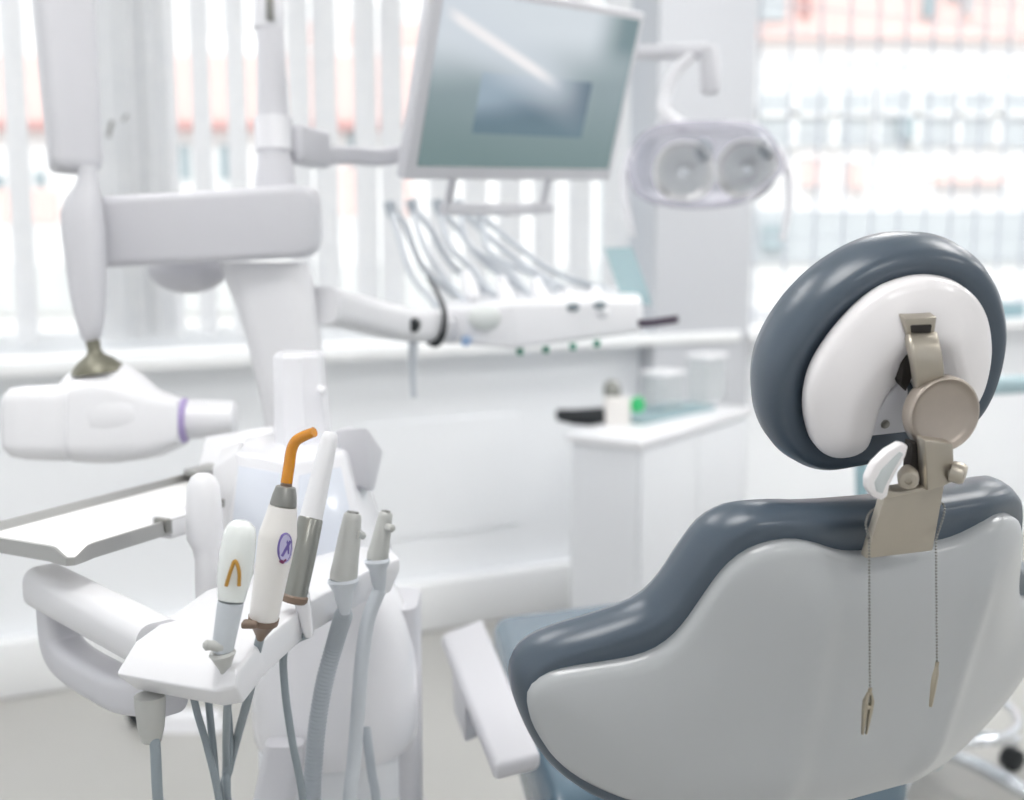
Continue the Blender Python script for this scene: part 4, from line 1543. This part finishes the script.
# ------------------------------------------------------------------ OPERATING LAMP
LD = 2.85
ol = thing('operating_lamp', 'dental operating lamp with two round mirror reflectors in a clear shield', 'operating lamp', P(706, 205, LD))
LN = (EYE - P(706, 170, LD)).normalized()
s = px2m(1, LD)


def lamp_pt(px, py, w):
    return P(px, py, LD) + LN * w


b = new()
pts_ = [(628, 168), (632, 150), (645, 132), (668, 123), (700, 121), (735, 121), (760, 126), (775, 142), (784, 160), (782, 172), (768, 186), (745, 202), (715, 208), (680, 208), (650, 202), (634, 190)]
o2 = resample(catmull([V((x, -y)) for x, y in pts_], 4, True), 80)
if area2(o2) < 0:
    o2.reverse()
rings = []
for off, w in ((-8, 0.06), (-2, 0.055), (0, 0.045), (0, -0.01), (-6, -0.05), (-16, -0.075)):
    rings.append([lamp_pt(q.x, -q.y, w) for q in offset(o2, off)])
ring_loft(b, rings, False, True)
obj('shield', b, M['smoke'], ol)
for x, y in ((684, 172), (747, 170)):
    b = new()
    lathe(b, lamp_pt(x, y, 0.0), LN, [(2 * s, -24 * s), (12 * s, -20 * s), (21 * s, -10 * s), (27 * s, 2 * s), (29 * s, 10 * s), (30.5 * s, 10 * s), (28.5 * s, 1 * s), (22 * s, -12 * s), (12 * s, -22.5 * s), (2 * s, -27 * s)], 36)
    rf_ = obj('reflector', b, M['mirror'], ol)
    b = new(); rod(b, [(lamp_pt(x, y, -20 * s), 2 * s), (lamp_pt(x, y, -2 * s), 3 * s), (lamp_pt(x, y, 0), 6 * s), (lamp_pt(x, y, 4 * s), 5 * s)], 18); obj('bulb_cap', b, M['chrome'], rf_)
    b = new(); ball(b, lamp_pt(x + 20, y - 22, 0.01), 9 * s, 1, 0.6, 1.3, 14); obj('hinge', b, M['hose'], rf_)
for pts in ([(632, 150), (625, 175), (627, 205), (634, 236)], [(776, 148), (787, 172), (788, 205), (781, 240)]):
    b = new(); tube(b, [lamp_pt(x, y, 0.03) for x, y in pts], [3.5 * s, 4.5 * s, 4.5 * s, 3 * s], 12, 6); obj('handle', b, M['lilac'], ol)
b = new(); tube(b, [lamp_pt(690, 130, -0.08), lamp_pt(664, 112, -0.1), lamp_pt(664, 90, -0.11), lamp_pt(676, 66, -0.11), lamp_pt(692, 52, -0.11)], [7 * s, 7.5 * s, 7 * s, 6 * s, 6 * s], 14, 6); obj('yoke', b, M['lilac'], ol)
b = new(); rod(b, [(lamp_pt(710, 90, -0.12), 9 * s), (lamp_pt(710, 86, -0.12), 10 * s), (lamp_pt(710, 50, -0.12), 10 * s), (lamp_pt(709, 42, -0.12), 8 * s)], 18); obj('swivel', b, M['gray_plastic'], ol)
b = new()
q0 = lamp_pt(708, 46, -0.12); q1 = lamp_pt(672, 46, -0.16); q2 = lamp_pt(600, 40, -0.28); q3 = lamp_pt(560, 30, -0.34)
tube(b, [q0, q1, q2, q3], 8 * s, 14, 6)
rod(b, [(q3 - Z_ * 0.01, 10 * s), (V((q3.x, q3.y, H_CEIL - 0.02)), 10 * s), (V((q3.x, q3.y, H_CEIL - 0.019)), 0.08), (V((q3.x, q3.y, H_CEIL)), 0.08)], 18)
obj('arm', b, M['gray_plastic'], ol)

# ------------------------------------------------------------------ SIDE CABINET with things on top
SZ = 0.765
k = Pz(640, 441, SZ)
kr = (Pz(752, 407, SZ) - k); kr.z = 0; KR = 1.0; kr.normalize()
kl = V((-kr.y, kr.x, 0))
sc2 = thing('side_cabinet', 'low white side cabinet standing between the chair and the window wall', 'cabinet', V((k + kr * 0.4 + kl * 0.2).xy.to_3d()))
WL, DL = 0.25, 0.80
b = new()
c = k + kr * (DL / 2) + kl * (WL / 2)
box(b, V((c.x, c.y, SZ - 0.0125)), kr, kl, Z_, (DL, WL, 0.025), 0.004)
obj('top', b, M['white'], sc2)
b = new(); box(b, V((c.x, c.y, (SZ - 0.025 + 0.06) / 2)), kr, kl, Z_, (DL - 0.03, WL - 0.03, SZ - 0.025 - 0.06), 0.004); body = obj('carcass', b, M['cab'], sc2)
b = new(); box(b, V((c.x, c.y, 0.03)), kr, kl, Z_, (DL - 0.08, WL - 0.08, 0.06), 0.002); obj('plinth', b, M['gray_plastic'], sc2)
for i in range(2):
    b = new()
    cc_ = k + kr * (0.03 + (DL - 0.06) * (0.25 + 0.5 * i)) + kl * 0.012
    box(b, V((cc_.x, cc_.y, 0.40)), kr, kl, Z_, ((DL - 0.034) / 2 - 0.002, 0.016, 0.66), 0.002)
    dr_ = obj('door', b, M['cab'], sc2)


def sz(px, py, h=0.0):
    return Pz(px, py, SZ) + Z_ * h


# glass slab with boxes
g0 = sz(642, 425); g1 = sz(735, 404)
gd = (g1 - g0); gd.z = 0; gd.normalize(); gl = V((-gd.y, gd.x, 0))
gs = obj('glass_slab', (lambda bm: (box(bm, g0 + gd * 0.22 + gl * 0.08 + Z_ * 0.006, gd, gl, Z_, (0.44, 0.17, 0.012), 0.003), bm)[1])(new()), M['tealglass'])
tag(gs, 'thin teal tinted glass slab lying on the low white side cabinet', 'glass slab')
for i, (px, py, w, dp, h, lab) in enumerate(((662, 409, 0.12, 0.09, 0.115, 'wider clear box on the teal glass slab, nearer the green light'), (706, 401, 0.125, 0.08, 0.15, 'taller clear box on the teal glass slab, nearer the headrest'))):
    p = Pz(px, py, SZ + 0.012)
    t = thing('clear_box', lab, 'box', p, None)
    b = new()
    box(b, p + Z_ * (h / 2), gd, gl, Z_, (w, dp, h), 0.006)
    bmesh.ops.delete(b, geom=[f for f in b.faces if f.normal.z > 0.9 or all(v.co.z > p.z + h - 1e-4 for v in f.verts)], context='FACES')
    obj('box_body', b, M['clear'], t, False)
    b = new(); box(b, p + Z_ * (h + 0.006), gd, gl, Z_, (w + 0.008, dp + 0.008, 0.014), 0.004); obj('lid', b, M['white'], t)
# camera-like gun with black nozzle
gp = sz(612, 423.2)
gd_ = (EYE - gp).dot(FWD) * -1
gun = thing('handheld_device', 'white handheld device with a black tapered barrel and green light on the side cabinet', 'handheld device', gp)
b = new()
rings = []
for px, y0, y1 in ((556, 411, 418), (558, 409, 421), (575, 409, 425), (590, 408, 426), (602, 407, 426), (606, 408, 425)):
    c = P(px, (y0 + y1) / 2, gd_ + (606 - px) * 0.0003)
    r = px2m(y1 - y0, gd_) / 2
    rings.append([c + FWD * (r * math.cos(2 * math.pi * q / 20)) + UPV * (r * math.sin(2 * math.pi * q / 20)) for q in range(20)])
ring_loft(b, rings)
obj('barrel', b, M['black'], gun)
b = new(); box(b, P(617, 411, gd_), RGT, FWD, UPV, (px2m(26, gd_), 0.06, px2m(29, gd_)), 0.008); obj('device_body', b, M['tool_white'], gun)
b = new(); rod(b, [(P(613, 398, gd_), px2m(8, gd_)), (P(612, 390, gd_), px2m(9, gd_)), (P(611, 383, gd_), px2m(7, gd_)), (P(611, 380, gd_), px2m(3, gd_))], 18); obj('top_cap', b, M['tool_steel'], gun)
b = new(); rod(b, [(P(630, 406, gd_), px2m(5, gd_)), (P(636, 405, gd_ - 0.01), px2m(8, gd_)), (P(640, 404, gd_ - 0.02), px2m(8, gd_)), (P(642, 404, gd_ - 0.025), px2m(5, gd_))], 18); obj('green_light', b, M['led'], gun)

# ------------------------------------------------------------------ OPERATOR STOOL behind the chair
SD = 2.95
sp_ = P(925, 790, SD)
sp_.z = 0
stl = thing('dental_stool', 'teal dental stool with curved backrest and chrome foot ring behind the chair', 'stool', sp_)
b = new(); rod(b, [(V((sp_.x, sp_.y, 0.06)), 0.035), (V((sp_.x, sp_.y, 0.30)), 0.033), (V((sp_.x, sp_.y, 0.301)), 0.022), (V((sp_.x, sp_.y, 0.50)), 0.022)], 24); obj('gas_lift', b, M['teal'], stl)
for k in range(5):
    a = R(20 + 72 * k)
    dv = V((math.cos(a), math.sin(a), 0))
    b = new(); beam(b, [sp_ + Z_ * 0.10 + dv * 0.02, sp_ + Z_ * 0.105 + dv * 0.12, sp_ + Z_ * 0.08 + dv * 0.27], 0.04, 0.028, 0.01, 4)
    lg = obj('leg', b, M['chrome'], stl)
    b = new()
    ax = V((-dv.y, dv.x, 0))
    lathe(b, sp_ + dv * 0.265 + Z_ * 0.03 - ax * 0.018, ax, [(0.02, 0), (0.03, 0.004), (0.03, 0.032), (0.02, 0.036)], 20); obj('castor', b, M['black'], lg)
b = new()
ringp = [sp_ + V((math.cos(R(a)) * 0.20, math.sin(R(a)) * 0.20, 0.20)) for a in range(0, 360, 15)]
q = catmull(ringp, 3, True)
rings = []
for i, p in enumerate(q):
    o_ = V((p.x - sp_.x, p.y - sp_.y, 0)).normalized()
    rings.append([p + o_ * (0.011 * math.cos(2 * math.pi * j / 10)) + Z_ * (0.011 * math.sin(2 * math.pi * j / 10)) for j in range(10)])
ring_loft(b, rings + [rings[0]], False, False)
bmesh.ops.remove_doubles(b, verts=b.verts[:], dist=1e-5)
for k in range(3):
    a = R(50 + 120 * k)
    tube(b, [sp_ + Z_ * 0.2 + V((math.cos(a), math.sin(a), 0)) * 0.02, sp_ + Z_ * 0.2 + V((math.cos(a), math.sin(a), 0)) * 0.2], 0.009, 8, 1)
obj('foot_ring', b, M['chrome'], stl)
b = new(); lathe(b, V((sp_.x, sp_.y, 0.49)), Z_, [(0.10, 0), (0.185, 0.01), (0.198, 0.03), (0.198, 0.055), (0.185, 0.075), (0.12, 0.085), (0.0, 0.085)], 40); obj('seat', b, M['teal'], stl)
b = new()
s0 = P(863, 490, SD - 0.05)
tube(b, [V((sp_.x, sp_.y, 0.48)), V((s0.x, s0.y, 0.50)), s0 - Z_ * 0.05, P(862, 440, SD - 0.05), P(872, 420, SD - 0.02)], 0.016, 12, 6)
obj('back_stem', b, M['teal'], stl)
b = new()
beam(b, [P(868, 425, SD - 0.02), P(900, 405, SD + 0.04), P(945, 392, SD + 0.10), P(990, 386, SD + 0.10), P(1040, 384, SD + 0.02), P(1075, 388, SD - 0.10)], 0.04, 0.046, 0.018, 6)
obj('curved_backrest', b, M['teal_pale'], stl)

# floor-standing foot pedal at the left
fp_c = Pz(160, 726, 0.0)
fpd = thing('foot_pedal', 'low white foot pedal with a black end on the floor behind the holder', 'foot pedal', fp_c)
b = new(); slab(b, rrect(fp_c + Z_ * 0.035 + X_ * 0.09, X_, Y_, 0.15, 0.07, 0.03), rrect(fp_c + X_ * 0.09, X_, Y_, 0.18, 0.10, 0.03), 0.0); obj('pedal_body', b, M['white'], fpd)
b = new(); ball(b, fp_c + Z_ * 0.035 - X_ * 0.055, 0.035, 1, 0.8, 1, 16); obj('rubber_end', b, M['black'], fpd)
b = new(); tube(b, [fp_c + Z_ * 0.04 - X_ * 0.03, fp_c + Z_ * 0.045 + X_ * 0.02], 0.012, 10, 1); obj('pivot', b, M['chrome'], fpd)
# small teal box on the right sill
q = R0 + RU * 2.35 + RV * 0.04 + Z_ * SILL
bx = new(); box(bx, q + Z_ * 0.03, RU, RV, Z_, (0.16, 0.08, 0.06), 0.008)
tag(obj('tissue_box', bx, M['teal'], None), 'small teal box on the sill under the right window', 'box')

# ------------------------------------------------------------------ light and colour
w = bpy.data.worlds.new('sky')
scene.world = w
w.use_nodes = True
bg = w.node_tree.nodes['Background']
bg.inputs[0].default_value = (0.93, 0.97, 1.0, 1)
bg.inputs[1].default_value = 1.5
sun = bpy.data.lights.new('sun', 'SUN')
sun.energy = 1.8
sun.angle = R(3)
so = bpy.data.objects.new('sun', sun)
COL.objects.link(so)
so.rotation_euler = (R(50), 0, R(-12))
so.location = (0, 0, 8)

scene.cycles.use_denoising = True
scene.cycles.max_bounces = 10
scene.cycles.diffuse_bounces = 6
scene.cycles.transparent_max_bounces = 24
scene.cycles.caustics_reflective = False
scene.cycles.caustics_refractive = False
scene.cycles.sample_clamp_indirect = 8
vs_ = scene.view_settings
scene.display_settings.display_device = 'sRGB'
vs_.view_transform = 'Standard'
vs_.look = 'None'
vs_.exposure = -0.06
vs_.gamma = 1.0
vs_.use_curve_mapping = False
